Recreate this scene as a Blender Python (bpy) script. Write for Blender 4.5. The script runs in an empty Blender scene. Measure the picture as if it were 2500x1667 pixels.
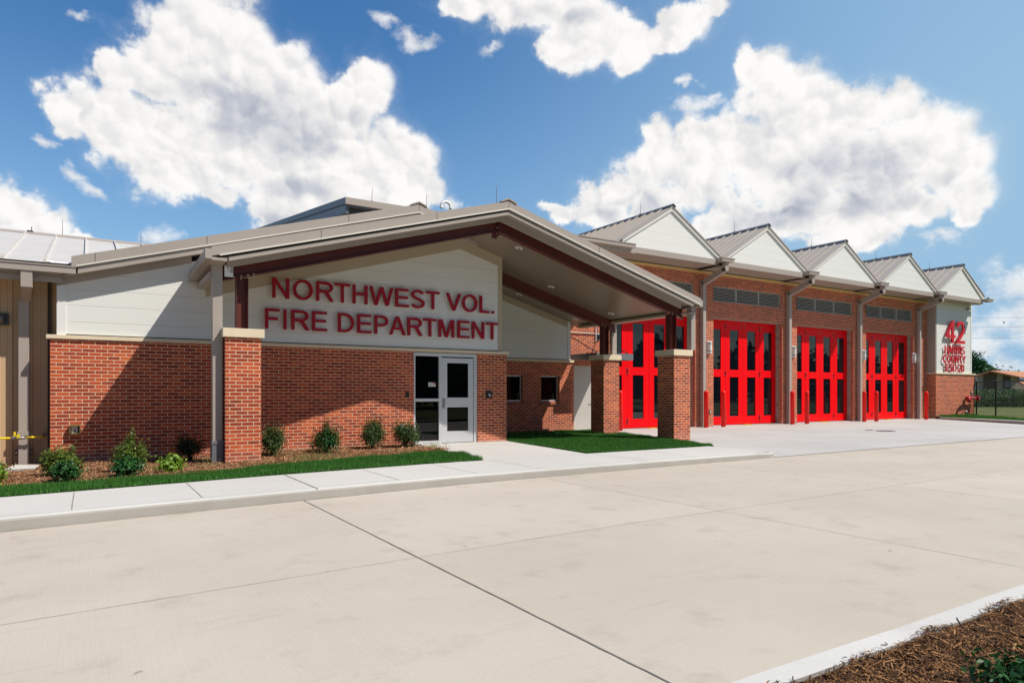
import bpy, bmesh, math, random
import numpy as np
from mathutils import Vector, Matrix

C = bpy.context.scene
COL = C.collection
random.seed(7); RNG = np.random.default_rng(7)
H = 1.4                      # eye height; all heights below are written relative to the eye and lifted by H

# ------------------------------------------------------------------ camera
TH = math.radians(57.946)
cam_d = bpy.data.cameras.new('camera'); cam = bpy.data.objects.new('camera', cam_d); COL.objects.link(cam)
cam.location = (0, 0, H); cam.rotation_euler = (math.radians(90), 0, -(math.pi/2 - TH))
cam_d.sensor_width = 36; cam_d.lens = 1650/2500*36; cam_d.shift_y = 126.5/2500
cam_d.clip_start = .05; cam_d.clip_end = 3000
C.camera = cam

# ------------------------------------------------------------------ sun, exposure
SUN = Vector((1.03, -1.0, 1.8)).normalized()
sd = bpy.data.lights.new('sun', 'SUN'); so = bpy.data.objects.new('sun', sd); COL.objects.link(so)
sd.energy = 5.0; sd.angle = math.radians(.53); sd.color = (1, .945, .86)
so.rotation_euler = (-SUN).to_track_quat('-Z', 'Y').to_euler(); so.location = (20, -20, 40)
C.view_settings.view_transform = 'Standard'; C.view_settings.look = 'None'
C.view_settings.gamma = 1; C.view_settings.exposure = .08
C.view_settings.use_curve_mapping = False
C.cycles.max_bounces = 6
C.cycles.sample_clamp_indirect = 6

# ------------------------------------------------------------------ node helpers
class NT:
    def __init__(s, tree): s.t = tree; s.n = tree.nodes; s.l = tree.links
    def new(s, typ, **kw):
        n = s.n.new(typ)
        for k, v in kw.items(): setattr(n, k, v)
        return n
    def put(s, sock, v):
        if v is None: return
        if hasattr(v, 'is_linked') or isinstance(v, bpy.types.NodeSocket): s.l.new(v, sock)
        else: sock.default_value = v
    def m(s, op, a, b=None, c=None, clamp=False):
        n = s.new('ShaderNodeMath', operation=op, use_clamp=clamp)
        for i, v in enumerate((a, b, c)):
            if v is not None: s.put(n.inputs[i], v)
        return n.outputs[0]
    def vm(s, op, a, b=None, c=None):
        n = s.new('ShaderNodeVectorMath', operation=op)
        for i, v in enumerate((a, b, c)):
            if v is not None: s.put(n.inputs[i], v)
        return n.outputs['Value'] if op in ('LENGTH', 'DOT_PRODUCT', 'DISTANCE') else n.outputs[0]
    def ss(s, v, a, b, lo=0., hi=1.):
        n = s.new('ShaderNodeMapRange', interpolation_type='SMOOTHSTEP')
        s.put(n.inputs['Value'], v)
        n.inputs['From Min'].default_value = a; n.inputs['From Max'].default_value = b
        n.inputs['To Min'].default_value = lo; n.inputs['To Max'].default_value = hi
        return n.outputs[0]
    def mix(s, f, a, b, mode='MIX'):
        n = s.new('ShaderNodeMix', data_type='RGBA', blend_type=mode)
        s.put(n.inputs[0], f); s.put(n.inputs[6], a); s.put(n.inputs[7], b)
        return n.outputs[2]
    def noise(s, vec, scale, detail=4, rough=.55, lac=2., typ='3D'):
        n = s.new('ShaderNodeTexNoise'); n.noise_dimensions = typ
        s.put(n.inputs['Vector'], vec); n.inputs['Scale'].default_value = scale
        n.inputs['Detail'].default_value = detail; n.inputs['Roughness'].default_value = rough
        n.inputs['Lacunarity'].default_value = lac
        return n.outputs['Fac']
    def sep(s, v):
        n = s.new('ShaderNodeSeparateXYZ'); s.put(n.inputs[0], v); return n.outputs
    def comb(s, x, y, z):
        n = s.new('ShaderNodeCombineXYZ')
        for i, v in enumerate((x, y, z)): s.put(n.inputs[i], v)
        return n.outputs[0]

def rgb(*c): return (c[0], c[1], c[2], 1.)

# ------------------------------------------------------------------ world: Nishita sky + cumulus clouds by direction
W = bpy.data.worlds.new('World'); C.world = W; W.use_nodes = True
T = NT(W.node_tree); T.n.clear()
sky = T.new('ShaderNodeTexSky', sky_type='NISHITA'); sky.sun_disc = False
sky.sun_elevation = math.asin(SUN.z); sky.sun_rotation = math.atan2(SUN.x, SUN.y)
sky.air_density = 1.0; sky.dust_density = .7; sky.ozone_density = 2.2
hsv = T.new('ShaderNodeHueSaturation'); hsv.inputs['Saturation'].default_value = 1.30; hsv.inputs['Value'].default_value = 1.36
T.l.new(sky.outputs[0], hsv.inputs['Color'])
dirv = T.new('ShaderNodeTexCoord').outputs['Generated']
dx, dy, dz = T.sep(dirv)
az = T.m('ARCTAN2', dx, dy); el = T.m('ARCSINE', dz)
P0 = T.comb(az, el, 0.)
# large scale warp for ragged outlines
wn = T.new('ShaderNodeTexNoise'); T.put(wn.inputs['Vector'], dirv); wn.inputs['Scale'].default_value = 9
wn.inputs['Detail'].default_value = 5; wn.inputs['Roughness'].default_value = .6
Pw = T.vm('MULTIPLY_ADD', T.vm('SUBTRACT', wn.outputs['Color'], (.5, .5, .5)), (.10, .10, 0.), P0)
AZC = math.pi/2 - TH
def sky_pt(x, y, rx, ry):     # sky positions measured on the photograph, stored as azimuth / elevation of the cloud in the world
    s = 2500/2352; u = (x*s-1250)/1650; v = (960-y*s)/1650
    a = math.atan(u); e = math.atan(v*math.cos(a))
    return a+AZC, e, rx*s/1650*math.cos(a)**2, ry*s/1650*math.cos(a)*math.cos(e)**2
PUFFS = [(470,60,150,130),(400,150,125,120),(330,195,80,70),(520,200,180,150),(640,190,110,110),(852,205,72,74),(790,265,80,80),(700,300,140,110),
 (560,330,150,120),(420,330,150,100),(270,285,110,85),(165,240,70,62),(240,175,40,50),(150,290,45,40),(800,370,140,110),(900,395,100,80),(965,440,62,60),
 (690,440,140,90),(640,500,80,70),(760,500,110,80),(900,480,100,60),(420,400,110,60),(500,450,60,30),(560,100,90,120),
 (1200,10,150,85),(1350,75,80,75),(1300,125,60,50),(1440,90,70,60),(1090,-10,80,50),(1570,35,85,55),(1630,0,50,35),(1500,70,50,35),
 (1765,150,62,60),(1800,220,100,90),(1860,300,120,110),(1960,260,100,80),(2050,235,80,60),(2125,310,115,90),(2180,390,100,90),(2232,445,70,62),(2235,495,50,36),
 (2000,380,150,120),(1850,400,150,120),(1700,350,110,75),(1600,330,85,62),(1510,325,55,60),(1500,385,75,60),(1610,420,90,60),(1960,490,130,62),(1800,500,120,62),
 (2090,480,120,62),(1690,490,80,50),(1430,440,75,62),(1355,455,60,48),(1285,480,50,28),(1500,480,80,48),(1380,490,80,36),
 (1640,520,70,50),(1930,550,130,34),
 (30,490,75,52),(100,535,70,50),(30,560,90,50),(180,565,55,30),
 
 (2600,700,160,60),(2700,300,150,90),(-300,300,200,120),(-250,600,200,60),(3100,600,260,80)]
def union(P_, k=.16):
    D = None
    for (x, y, rx, ry) in PUFFS:
        a, e, ra, re = sky_pt(x, y, rx, ry)
        L = T.vm('LENGTH', T.vm('MULTIPLY_ADD', P_, (1/ra, 1/re, 0.), (-a/ra, -e/re, 0.)))
        if D is None: D = L
        else:
            n = T.new('ShaderNodeMath', operation='SMOOTH_MIN'); T.l.new(D, n.inputs[0]); T.l.new(L, n.inputs[1]); n.inputs[2].default_value = k
            D = n.outputs[0]
    return D
D = union(Pw)
Dup = union(T.vm('ADD', Pw, (.022, .040, 0.)))          # the same cloud a little nearer the light
wv = T.vm('MULTIPLY_ADD', T.vm('SUBTRACT', wn.outputs['Color'], (.5, .5, .5)), (.05, .05, .05), dirv)
def billow(v):
    o = None
    for sc, am in ((17., .5), (40., .28)):
        n = T.new('ShaderNodeTexVoronoi'); n.feature = 'F1'; n.inputs['Scale'].default_value = sc; T.l.new(v, n.inputs['Vector'])
        h = T.m('MULTIPLY', T.m('SUBTRACT', .45, T.m('POWER', n.outputs['Distance'], 2.)), am); o = h if o is None else T.m('ADD', o, h)
    return o
off = T.vm('ADD', dirv, (.012, -.004, .016))
B1 = billow(wv); B2 = billow(T.vm('ADD', wv, (.0045, -.0015, .0065)))
n1 = T.noise(dirv, 18, 7, .58)
den = T.m('ADD', T.m('ADD', T.m('SUBTRACT', 1.05, D), T.m('MULTIPLY', T.m('SUBTRACT', n1, .5), 1.45)), T.m('MULTIPLY', B1, .40))
WISPS = [(905,75,42,22),(962,92,50,28),(1130,116,34,20),(165,412,44,22),(212,440,44,18),(92,335,42,18),(190,48,34,18),(1620,238,60,26),(1605,272,30,34),(1640,225,40,14),(392,545,52,30),
 (2320,660,90,50),(2345,730,120,70),(2265,790,90,60),(2355,640,60,40),(2190,760,70,40),(2330,860,120,60),(2190,250,26,26),(1600,190,30,12),(1045,465,40,26),(1090,480,30,18),(2170,560,80,22),(1980,560,90,30)]
D2 = None
for (x, y, rx, ry) in WISPS:
    a, e, ra, re = sky_pt(x, y, rx, ry)
    L = T.vm('LENGTH', T.vm('MULTIPLY_ADD', Pw, (1/ra, 1/re, 0.), (-a/ra, -e/re, 0.)))
    D2 = L if D2 is None else T.m('MINIMUM', D2, L)
n1w = T.noise(T.vm('MULTIPLY', dirv, (1., 1., 1.6)), 34, 8, .62)
den2 = T.m('ADD', T.m('SUBTRACT', 1.15, D2), T.m('MULTIPLY', T.m('SUBTRACT', n1w, .5), 2.4))
cov2 = T.m('MULTIPLY', T.ss(den2, .0, 1.25), .80)
cov = T.m('MAXIMUM', cov2, T.m('ADD', T.m('MULTIPLY', T.ss(den, .0, .38), .84), T.m('MULTIPLY', T.ss(den, -.32, .45), .16)))
relief = T.m('SUBTRACT', B1, B2)
selfsh = T.m('SUBTRACT', D, Dup)                         # positive where there is more cloud towards the light
SHADE = [(590,265,210,75),(500,240,130,60),(700,330,110,40),(1940,455,230,62),(1780,500,150,45),(2100,430,90,50),(1440,480,90,30),(660,430,100,30),(1300,40,120,30),(1960,370,180,50),(620,520,80,40)]
Gs = None
Pw2 = T.vm('MULTIPLY_ADD', T.vm('SUBTRACT', wn.outputs['Color'], (.5, .5, .5)), (.07, .05, 0.), P0)
for (x, y, rx, ry) in SHADE:
    a, e, ra, re = sky_pt(x, y, rx, ry)
    L = T.vm('LENGTH', T.vm('MULTIPLY_ADD', Pw2, (1/ra, 1/re, 0.), (-a/ra, -e/re, 0.)))
    if Gs is None: Gs = L
    else:
        n = T.new('ShaderNodeMath', operation='SMOOTH_MIN'); T.l.new(Gs, n.inputs[0]); T.l.new(L, n.inputs[1]); n.inputs[2].default_value = .4
        Gs = n.outputs[0]
shade = T.ss(Gs, 1.35, .35)
lum = T.m('ADD', .985, T.m('MINIMUM', T.m('MAXIMUM', T.m('ADD', T.m('MULTIPLY', relief, .8), T.m('MULTIPLY', T.m('SUBTRACT', n1, T.noise(off, 18, 7, .58)), .55)), -.10), .07))
core = T.ss(den, .25, .9)
lum = T.m('SUBTRACT', lum, T.m('MULTIPLY', T.m('MULTIPLY', T.ss(selfsh, -.05, .32), core), .13))
lum = T.m('SUBTRACT', lum, T.m('MULTIPLY', T.m('MULTIPLY', shade, core), .27))
lum = T.m('SUBTRACT', lum, T.m('MULTIPLY', T.m('SUBTRACT', T.noise(dirv, 5, 4, .5), .5), .08))
lum = T.m('MINIMUM', T.m('MAXIMUM', lum, .5), 1.05)
ccol = T.mix(T.ss(lum, .5, .98), rgb(.80, .86, 1.0), rgb(1.0, .985, .965))
cc = T.vm('SCALE', ccol, None); cc.node.inputs['Scale'].default_value = 1.0
T.l.new(T.m('MULTIPLY', lum, 9.4), cc.node.inputs['Scale'])
# pale haze towards the horizon on the sun side
hz = T.m('ADD', T.m('MULTIPLY', T.ss(az, .30, 1.35), .88), T.m('MULTIPLY', T.ss(el, .50, .0), .55), clamp=True)
hz = T.m('MULTIPLY', hz, T.m('GREATER_THAN', dy, -.2))
skyh = T.mix(hz, hsv.outputs[0], rgb(3.2, 5.25, 7.3))
skyg = T.vm('SCALE', skyh); T.l.new(T.ss(dy, -.45, .15, .50, 1.0), skyg.node.inputs['Scale'])
skyc = T.mix(T.m('MULTIPLY', cov, .98), skyg, cc)
bg = T.new('ShaderNodeBackground'); T.l.new(skyc, bg.inputs['Color']); bg.inputs['Strength'].default_value = .096
out = T.new('ShaderNodeOutputWorld'); T.l.new(bg.outputs[0], out.inputs['Surface'])
W.cycles.sampling_method = 'MANUAL'; W.cycles.sample_map_resolution = 512

# ------------------------------------------------------------------ materials
MATS = {}
def mat(name):
    m = bpy.data.materials.new(name); m.use_nodes = True
    t = NT(m.node_tree); b = [n for n in t.n if n.type == 'BSDF_PRINCIPLED'][0]
    MATS[name] = m
    return m, t, b
def bump(t, b, h, dist, strength=1.):
    n = t.new('ShaderNodeBump'); n.inputs['Distance'].default_value = dist; n.inputs['Strength'].default_value = strength
    t.put(n.inputs['Height'], h); t.l.new(n.outputs[0], b.inputs['Normal']); return n
def plain(name, col, rough=.5, metal=0., var=.12, scale=3., spec=.5, bmp=0., bscale=60):
    m, t, b = mat(name)
    pos = t.new('ShaderNodeNewGeometry').outputs['Position']
    f = t.noise(pos, scale, 5, .6)
    k = t.m('ADD', 1-var/2, t.m('MULTIPLY', t.m('SUBTRACT', f, .5), var*2))
    c = t.vm('SCALE', col[:3]); t.l.new(k, c.node.inputs['Scale'])
    t.l.new(c, b.inputs['Base Color'])
    r = t.m('ADD', rough-.05, t.m('MULTIPLY', t.noise(pos, scale*4, 3), .1)); t.l.new(r, b.inputs['Roughness'])
    b.inputs['Metallic'].default_value = metal; b.inputs['Specular IOR Level'].default_value = spec
    if bmp: bump(t, b, t.noise(pos, bscale, 4), bmp, .6)
    return m

def brick_mat():
    m, t, b = mat('brick')
    g = t.new('ShaderNodeNewGeometry'); px, py, pz = t.sep(g.outputs['Position']); nx, ny, nz = t.sep(g.outputs['Normal'])
    side = t.m('GREATER_THAN', t.m('ABSOLUTE', nx), .5)
    u = t.m('ADD', t.m('MULTIPLY', px, t.m('SUBTRACT', 1., side)), t.m('MULTIPLY', py, side))
    v = t.m('ADD', pz, .0)
    vec = t.comb(u, v, 0.)
    bt = t.new('ShaderNodeTexBrick'); t.l.new(vec, bt.inputs['Vector']); bt.offset = .5
    bt.inputs['Scale'].default_value = 1; bt.inputs['Brick Width'].default_value = .2032; bt.inputs['Row Height'].default_value = .06773
    bt.inputs['Mortar Size'].default_value = .0060; bt.inputs['Mortar Smooth'].default_value = .12; bt.inputs['Bias'].default_value = 0
    bt.inputs['Color1'].default_value = rgb(0, 0, 0); bt.inputs['Color2'].default_value = rgb(1, 1, 1); bt.inputs['Mortar'].default_value = rgb(.5, .5, .5)
    rnd = t.sep(bt.outputs['Color'])[0]
    ramp = t.new('ShaderNodeValToRGB'); t.l.new(rnd, ramp.inputs[0])
    e = ramp.color_ramp.elements; e[0].position = 0; e[0].color = rgb(.23, .026, .015); e[1].position = 1; e[1].color = rgb(.66, .125, .036)
    a = e.new(.35); a.color = rgb(.37, .043, .018); a = e.new(.7); a.color = rgb(.54, .080, .025)
    spk = t.noise(g.outputs['Position'], 90, 4, .7)
    col = t.mix(t.ss(spk, .42, .72), ramp.outputs[0], rgb(.50, .13, .055))
    col = t.mix(t.m('MULTIPLY', t.ss(spk, .38, .22), .5), col, rgb(.20, .035, .02))
    lg = t.noise(g.outputs['Position'], .8, 3)
    col = t.mix(t.m('MULTIPLY', t.ss(lg, .4, .7), .30), col, rgb(.22, .034, .02))
    # dust splashed on the lowest courses
    dust = t.m('MULTIPLY', t.ss(t.m('ADD', pz, t.m('MULTIPLY', t.noise(g.outputs['Position'], 2.5, 4), .35)), .62, .25), .32)
    col = t.mix(dust, col, rgb(.46, .26, .21))
    mort = t.mix(t.noise(g.outputs['Position'], 14, 4), rgb(.74, .54, .36), rgb(.90, .70, .49))
    fin = t.mix(bt.outputs['Fac'], col, mort)
    t.l.new(fin, b.inputs['Base Color']); b.inputs['Roughness'].default_value = .86; b.inputs['Specular IOR Level'].default_value = .25
    hgt = t.m('ADD', t.m('MULTIPLY', bt.outputs['Fac'], -1.), t.m('MULTIPLY', spk, .35))
    bump(t, b, hgt, .006, .8)
    return m
brick_mat()

def rowlock_mat():
    m, t, b = mat('brick_sill')
    g = t.new('ShaderNodeNewGeometry'); px, py, pz = t.sep(g.outputs['Position'])
    f = t.m('FRACT', t.m('DIVIDE', px, .0677))
    mo = t.m('LESS_THAN', f, .15)
    cell = t.m('FLOOR', t.m('DIVIDE', px, .0677))
    wn_ = t.new('ShaderNodeTexWhiteNoise', noise_dimensions='1D'); t.l.new(cell, wn_.inputs['W'])
    c = t.mix(wn_.outputs['Value'], rgb(.30, .055, .03), rgb(.46, .11, .045))
    t.l.new(t.mix(mo, c, rgb(.6, .44, .3)), b.inputs['Base Color']); b.inputs['Roughness'].default_value = .85
    bump(t, b, t.m('MULTIPLY', mo, -1.), .006, .8)
    return m
rowlock_mat()

def siding_mat():
    m, t, b = mat('white_siding')
    g = t.new('ShaderNodeNewGeometry'); px, py, pz = t.sep(g.outputs['Position'])
    zz = t.m('ADD', pz, .02)
    f = t.m('FRACT', t.m('DIVIDE', zz, .305))
    groove = t.m('MAXIMUM', t.ss(f, .030, .008), t.ss(f, .985, 1.0))
    fine = t.m('SINE', t.m('MULTIPLY', zz, 2*math.pi/.0508))
    rowid = t.m('FLOOR', t.m('DIVIDE', zz, .305))
    wn_ = t.new('ShaderNodeTexWhiteNoise', noise_dimensions='1D'); t.l.new(rowid, wn_.inputs['W'])
    st = t.noise(t.comb(t.m('MULTIPLY', px, .35), t.m('MULTIPLY', py, .35), t.m('MULTIPLY', pz, 16)), 1.5, 4)
    c = t.mix(st, rgb(.74, .745, .70), rgb(.81, .815, .775))
    c = t.mix(t.m('MULTIPLY', wn_.outputs['Value'], .12), c, rgb(.68, .66, .58))
    c = t.mix(t.m('MULTIPLY', groove, .45), c, rgb(.36, .36, .33))
    t.l.new(c, b.inputs['Base Color']); b.inputs['Roughness'].default_value = .42
    bump(t, b, t.m('ADD', t.m('MULTIPLY', groove, -1.), t.m('MULTIPLY', fine, .06)), .004, .8)
    return m
siding_mat()

def ribbed_soffit_mat():
    m, t, b = mat('soffit_metal')
    g = t.new('ShaderNodeNewGeometry'); px, py, pz = t.sep(g.outputs['Position'])
    f = t.m('FRACT', t.m('DIVIDE', py, .20))
    gr = t.m('MAXIMUM', t.ss(f, .17, .06), t.ss(f, .90, 1.0))
    f2 = t.m('FLOOR', t.m('DIVIDE', py, .3048))
    wn_ = t.new('ShaderNodeTexWhiteNoise', noise_dimensions='1D'); t.l.new(f2, wn_.inputs['W'])
    c = t.mix(t.m('MULTIPLY', wn_.outputs['Value'], .35), rgb(.27, .215, .155), rgb(.24, .19, .135))
    c = t.mix(t.m('MULTIPLY', gr, .7), c, rgb(.11, .09, .07))
    t.l.new(c, b.inputs['Base Color']); b.inputs['Roughness'].default_value = .34; b.inputs['Specular IOR Level'].default_value = .8
    bump(t, b, t.m('MULTIPLY', gr, -1.), .006, .6)
ribbed_soffit_mat()

def concrete_mat(name, c1, c2, stain, amt):
    m, t, b = mat(name)
    g = t.new('ShaderNodeNewGeometry'); p = g.outputs['Position']; px, py, pz = t.sep(p)
    big = t.noise(p, .35, 5, .6); mid = t.noise(p, 2.2, 6, .65); fin = t.noise(p, 45, 4, .7)
    sx = t.noise(t.comb(t.m('MULTIPLY', px, .5), t.m('MULTIPLY', py, 6.), 0.), 1.6, 5, .6)
    sweep = t.noise(t.comb(t.m('MULTIPLY', px, 60.), t.m('MULTIPLY', py, 1.2), 0.), 1., 3, .6)
    c = t.mix(t.ss(big, .3, .7), c1, c2)
    if name == 'driveway_concrete':   # every slab was poured on its own day
        wn_ = t.new('ShaderNodeTexWhiteNoise', noise_dimensions='2D')
        t.l.new(t.comb(t.m('FLOOR', t.m('DIVIDE', t.m('SUBTRACT', px, 2.4), 3.77)), t.m('FLOOR', t.m('DIVIDE', t.m('SUBTRACT', py, 1.71), 3.65)), 0.), wn_.inputs['Vector'])
        c = t.mix(t.m('MULTIPLY', wn_.outputs['Value'], .30), c, rgb(*(k*.84 for k in c1[:3])))
        blot = t.noise(p, .9, 6, .7)
        c = t.mix(t.m('MULTIPLY', t.ss(blot, .56, .74), .30), c, rgb(*(k*.78 for k in c1[:3])))
    c = t.mix(t.m('MULTIPLY', t.ss(mid, .52, .78), amt), c, stain)
    c = t.mix(t.m('MULTIPLY', t.ss(sx, .58, .8), amt*.8), c, stain)
    c = t.mix(t.m('MULTIPLY', t.ss(sx, .36, .2), .35), c, rgb(*(min(1, k*1.12) for k in c2[:3])))
    c = t.mix(t.m('MULTIPLY', t.ss(fin, .35, .75), .16), c, rgb(*(k*.72 for k in c1[:3])))
    c = t.mix(t.m('MULTIPLY', t.ss(sweep, .4, .8), .07), c, rgb(*(k*.75 for k in c1[:3])))
    sp = t.noise(p, 7, 2, .4)
    c = t.mix(t.m('MULTIPLY', t.ss(sp, .76, .80), .5), c, rgb(*(k*.45 for k in stain[:3])))
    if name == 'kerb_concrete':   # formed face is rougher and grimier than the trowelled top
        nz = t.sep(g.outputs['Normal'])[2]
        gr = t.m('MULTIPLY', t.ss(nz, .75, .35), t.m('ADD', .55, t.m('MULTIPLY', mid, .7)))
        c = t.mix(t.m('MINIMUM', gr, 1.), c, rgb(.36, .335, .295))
    t.l.new(c, b.inputs['Base Color']); b.inputs['Roughness'].default_value = .8; b.inputs['Specular IOR Level'].default_value = .3
    bump(t, b, t.m('ADD', t.m('MULTIPLY', fin, .6), sweep), .0025, .5)
    return m
concrete_mat('driveway_concrete', rgb(.485, .423, .348), rgb(.545, .482, .405), rgb(.35, .30, .24), .62)
concrete_mat('walk_concrete', rgb(.53, .508, .475), rgb(.58, .558, .525), rgb(.47, .44, .40), .22)
concrete_mat('apron_concrete', rgb(.44, .424, .40), rgb(.51, .494, .47), rgb(.43, .405, .37), .4)
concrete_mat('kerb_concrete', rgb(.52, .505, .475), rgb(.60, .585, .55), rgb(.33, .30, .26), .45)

plain('cast_stone', (.78, .655, .46), .7, var=.10, scale=4, bmp=.002, bscale=80, spec=.3)
plain('taupe_metal', (.40, .345, .30), .42, var=.05, scale=1.5)
plain('grey_metal', (.16, .165, .175), .4, var=.08)
plain('dark_metal', (.05, .05, .055), .4, var=.1)
plain('charcoal_shade', (.13, .135, .15), .42, var=.08)
plain('sheen_tint_metal', (.80, .76, .69), .35, var=.03)  # sheen of the metal edge put into a paler colour; reused for can reflectors
plain('trim_pale', (.70, .675, .63), .45, var=.04)
plain('bounce_tint_stone', (.80, .54, .22), .7, var=.12, scale=4)  # same cast stone, with light bounced off the ground put into the colour
plain('frieze_cream', (.50, .42, .30), .5, var=.05, scale=1.5)
plain('steel_primer', (.13, .026, .019), .5, var=.35, scale=2.5, spec=.4)
plain('bolt_zinc', (.75, .68, .5), .3, metal=.8)
plain('aluminium', (.68, .69, .70), .33, metal=.35, var=.05)
plain('dark_gasket', (.03, .03, .035), .5)
plain('louvre_frame', (.50, .48, .42), .5, var=.05)
plain('louvre_metal', (.34, .33, .29), .5, var=.1)
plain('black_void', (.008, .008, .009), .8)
plain('door_grey', (.52, .50, .45), .45, var=.04)
def cmu_mat():
    m, t, b = mat('cmu_block')
    g = t.new('ShaderNodeNewGeometry'); pz = t.sep(g.outputs['Position'])[2]
    f = t.m('FRACT', t.m('DIVIDE', pz, .2032)); cell = t.m('FLOOR', t.m('DIVIDE', pz, .2032))
    wn_ = t.new('ShaderNodeTexWhiteNoise', noise_dimensions='1D'); t.l.new(cell, wn_.inputs['W'])
    c = t.mix(wn_.outputs['Value'], rgb(.33, .275, .22), rgb(.42, .36, .30)); jt = t.m('LESS_THAN', f, .05)
    c = t.mix(t.m('MULTIPLY', t.noise(g.outputs['Position'], 25, 4), .3), c, rgb(.25, .21, .17))
    t.l.new(t.mix(jt, c, rgb(.50, .44, .37)), b.inputs['Base Color']); b.inputs['Roughness'].default_value = .88
    bump(t, b, t.m('MULTIPLY', jt, -1.), .004, .6)
cmu_mat()
plain('red_door', (.86, .0012, .005), .38, var=.06, scale=1., spec=.16)
plain('bollard_red', (.88, .010, .004), .36, var=.08, scale=3., spec=.3)
plain('letter_red', (.37, .004, .018), .45, var=.05, spec=.3)
plain('sign_red', (.62, .007, .022), .4, var=.05, spec=.3)
plain('pipe_red', (.42, .012, .02), .22, var=.1)
plain('yellow_paint', (.80, .60, .02), .4, var=.15, scale=10)
plain('white_plastic', (.80, .79, .76), .4, var=.04)
plain('brass', (.42, .32, .14), .35, metal=.7, var=.3, scale=20)
plain('black_plastic', (.018, .018, .02), .35)
plain('label_white', (.8, .8, .8), .5, var=.02)
plain('trunk_bark', (.10, .07, .05), .9, var=.4, scale=6)
plain('tan_wall', (.58, .40, .235), .45, var=.06, scale=2)
plain('rod_metal', (.35, .33, .30), .4, metal=.6)
plain('joint_sealant', (.27, .235, .195), .85, var=.5, scale=6)
plain('joint_thin', (.36, .315, .26), .9, var=.6, scale=5)
plain('house_tan', (.48, .41, .355), .8, var=.1)
plain('house_brown', (.13, .10, .085), .8, var=.1)
plain('house_roof', (.50, .21, .10), .85, var=.25, scale=1.5)
plain('house_trim', (.06, .045, .035), .7)
plain('house_blue', (.06, .15, .30), .3)
plain('fence_black', (.012, .013, .014), .4)
plain('wire_grey', (.22, .25, .29), .6)
plain('light_reflector', (.75, .73, .66), .15, metal=.9)

def roof_mat(name, col):
    m, t, b = mat(name)
    p = t.new('ShaderNodeNewGeometry').outputs['Position']
    c = t.mix(t.noise(p, 1.2, 5, .6), rgb(*(k*.9 for k in col)), rgb(*(min(1, k*1.12) for k in col)))
    t.l.new(c, b.inputs['Base Color']); b.inputs['Roughness'].default_value = .5; b.inputs['Metallic'].default_value = .0
    bump(t, b, t.noise(p, 1.5, 3), .01, .3)
roof_mat('roof_taupe', (.46, .40, .345))
roof_mat('roof_galv', (.55, .52, .485))

def glass_mat(name, base, spec=.5, ior=1.52):
    m, t, b = mat(name)
    p = t.new('ShaderNodeNewGeometry').outputs['Position']
    b.inputs['Base Color'].default_value = rgb(*base); b.inputs['Roughness'].default_value = .015
    b.inputs['IOR'].default_value = ior; b.inputs['Specular IOR Level'].default_value = spec
    bump(t, b, t.noise(p, 1.1, 2), .004, .10)
glass_mat('tinted_glass', (.002, .0025, .003), .35, 1.5)
glass_mat('bay_glass', (.004, .006, .009), .5, 1.6)

def leaf_mat(name, c1, c2, rough=.4, trans=.25):
    m, t, b = mat(name)
    g = t.new('ShaderNodeNewGeometry'); r = g.outputs['Random Per Island']
    if 'mulch' in name: r = t.m('POWER', r, 2.0)
    c = t.mix(r, rgb(*c1), rgb(*c2))
    t.l.new(c, b.inputs['Base Color']); b.inputs['Roughness'].default_value = rough; b.inputs['Specular IOR Level'].default_value = .28
    tr = t.new('ShaderNodeBsdfTranslucent'); t.l.new(c, tr.inputs['Color'])
    mx = t.new('ShaderNodeMixShader'); mx.inputs[0].default_value = trans
    o = [n for n in t.n if n.type == 'OUTPUT_MATERIAL'][0]
    t.l.new(b.outputs[0], mx.inputs[1]); t.l.new(tr.outputs[0], mx.inputs[2]); t.l.new(mx.outputs[0], o.inputs['Surface'])
    return m
leaf_mat('grass_blade', (.038, .150, .022), (.10, .27, .045), .55, .35)
leaf_mat('leaf_dark', (.012, .060, .014), (.040, .135, .030), .45, .12)
leaf_mat('leaf_olive', (.080, .135, .018), (.19, .26, .045), .4, .25)
leaf_mat('leaf_bright', (.14, .27, .02), (.26, .38, .05), .5, .3)
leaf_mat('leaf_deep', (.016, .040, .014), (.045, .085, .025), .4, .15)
leaf_mat('leaf_mid', (.030, .070, .018), (.085, .140, .035), .5, .2)
leaf_mat('leaf_tree', (.020, .085, .025), (.050, .150, .045), .45, .2)
leaf_mat('weed_leaf', (.050, .135, .045), (.17, .26, .11), .6, .2)
leaf_mat('mulch_chip', (.034, .012, .005), (.44, .215, .080), .85, .0)
leaf_mat('mulch_chip_red', (.17, .075, .035), (.66, .38, .20), .85, .0)
leaf_mat('dry_blade', (.30, .24, .10), (.20, .26, .06), .6, .2)

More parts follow.
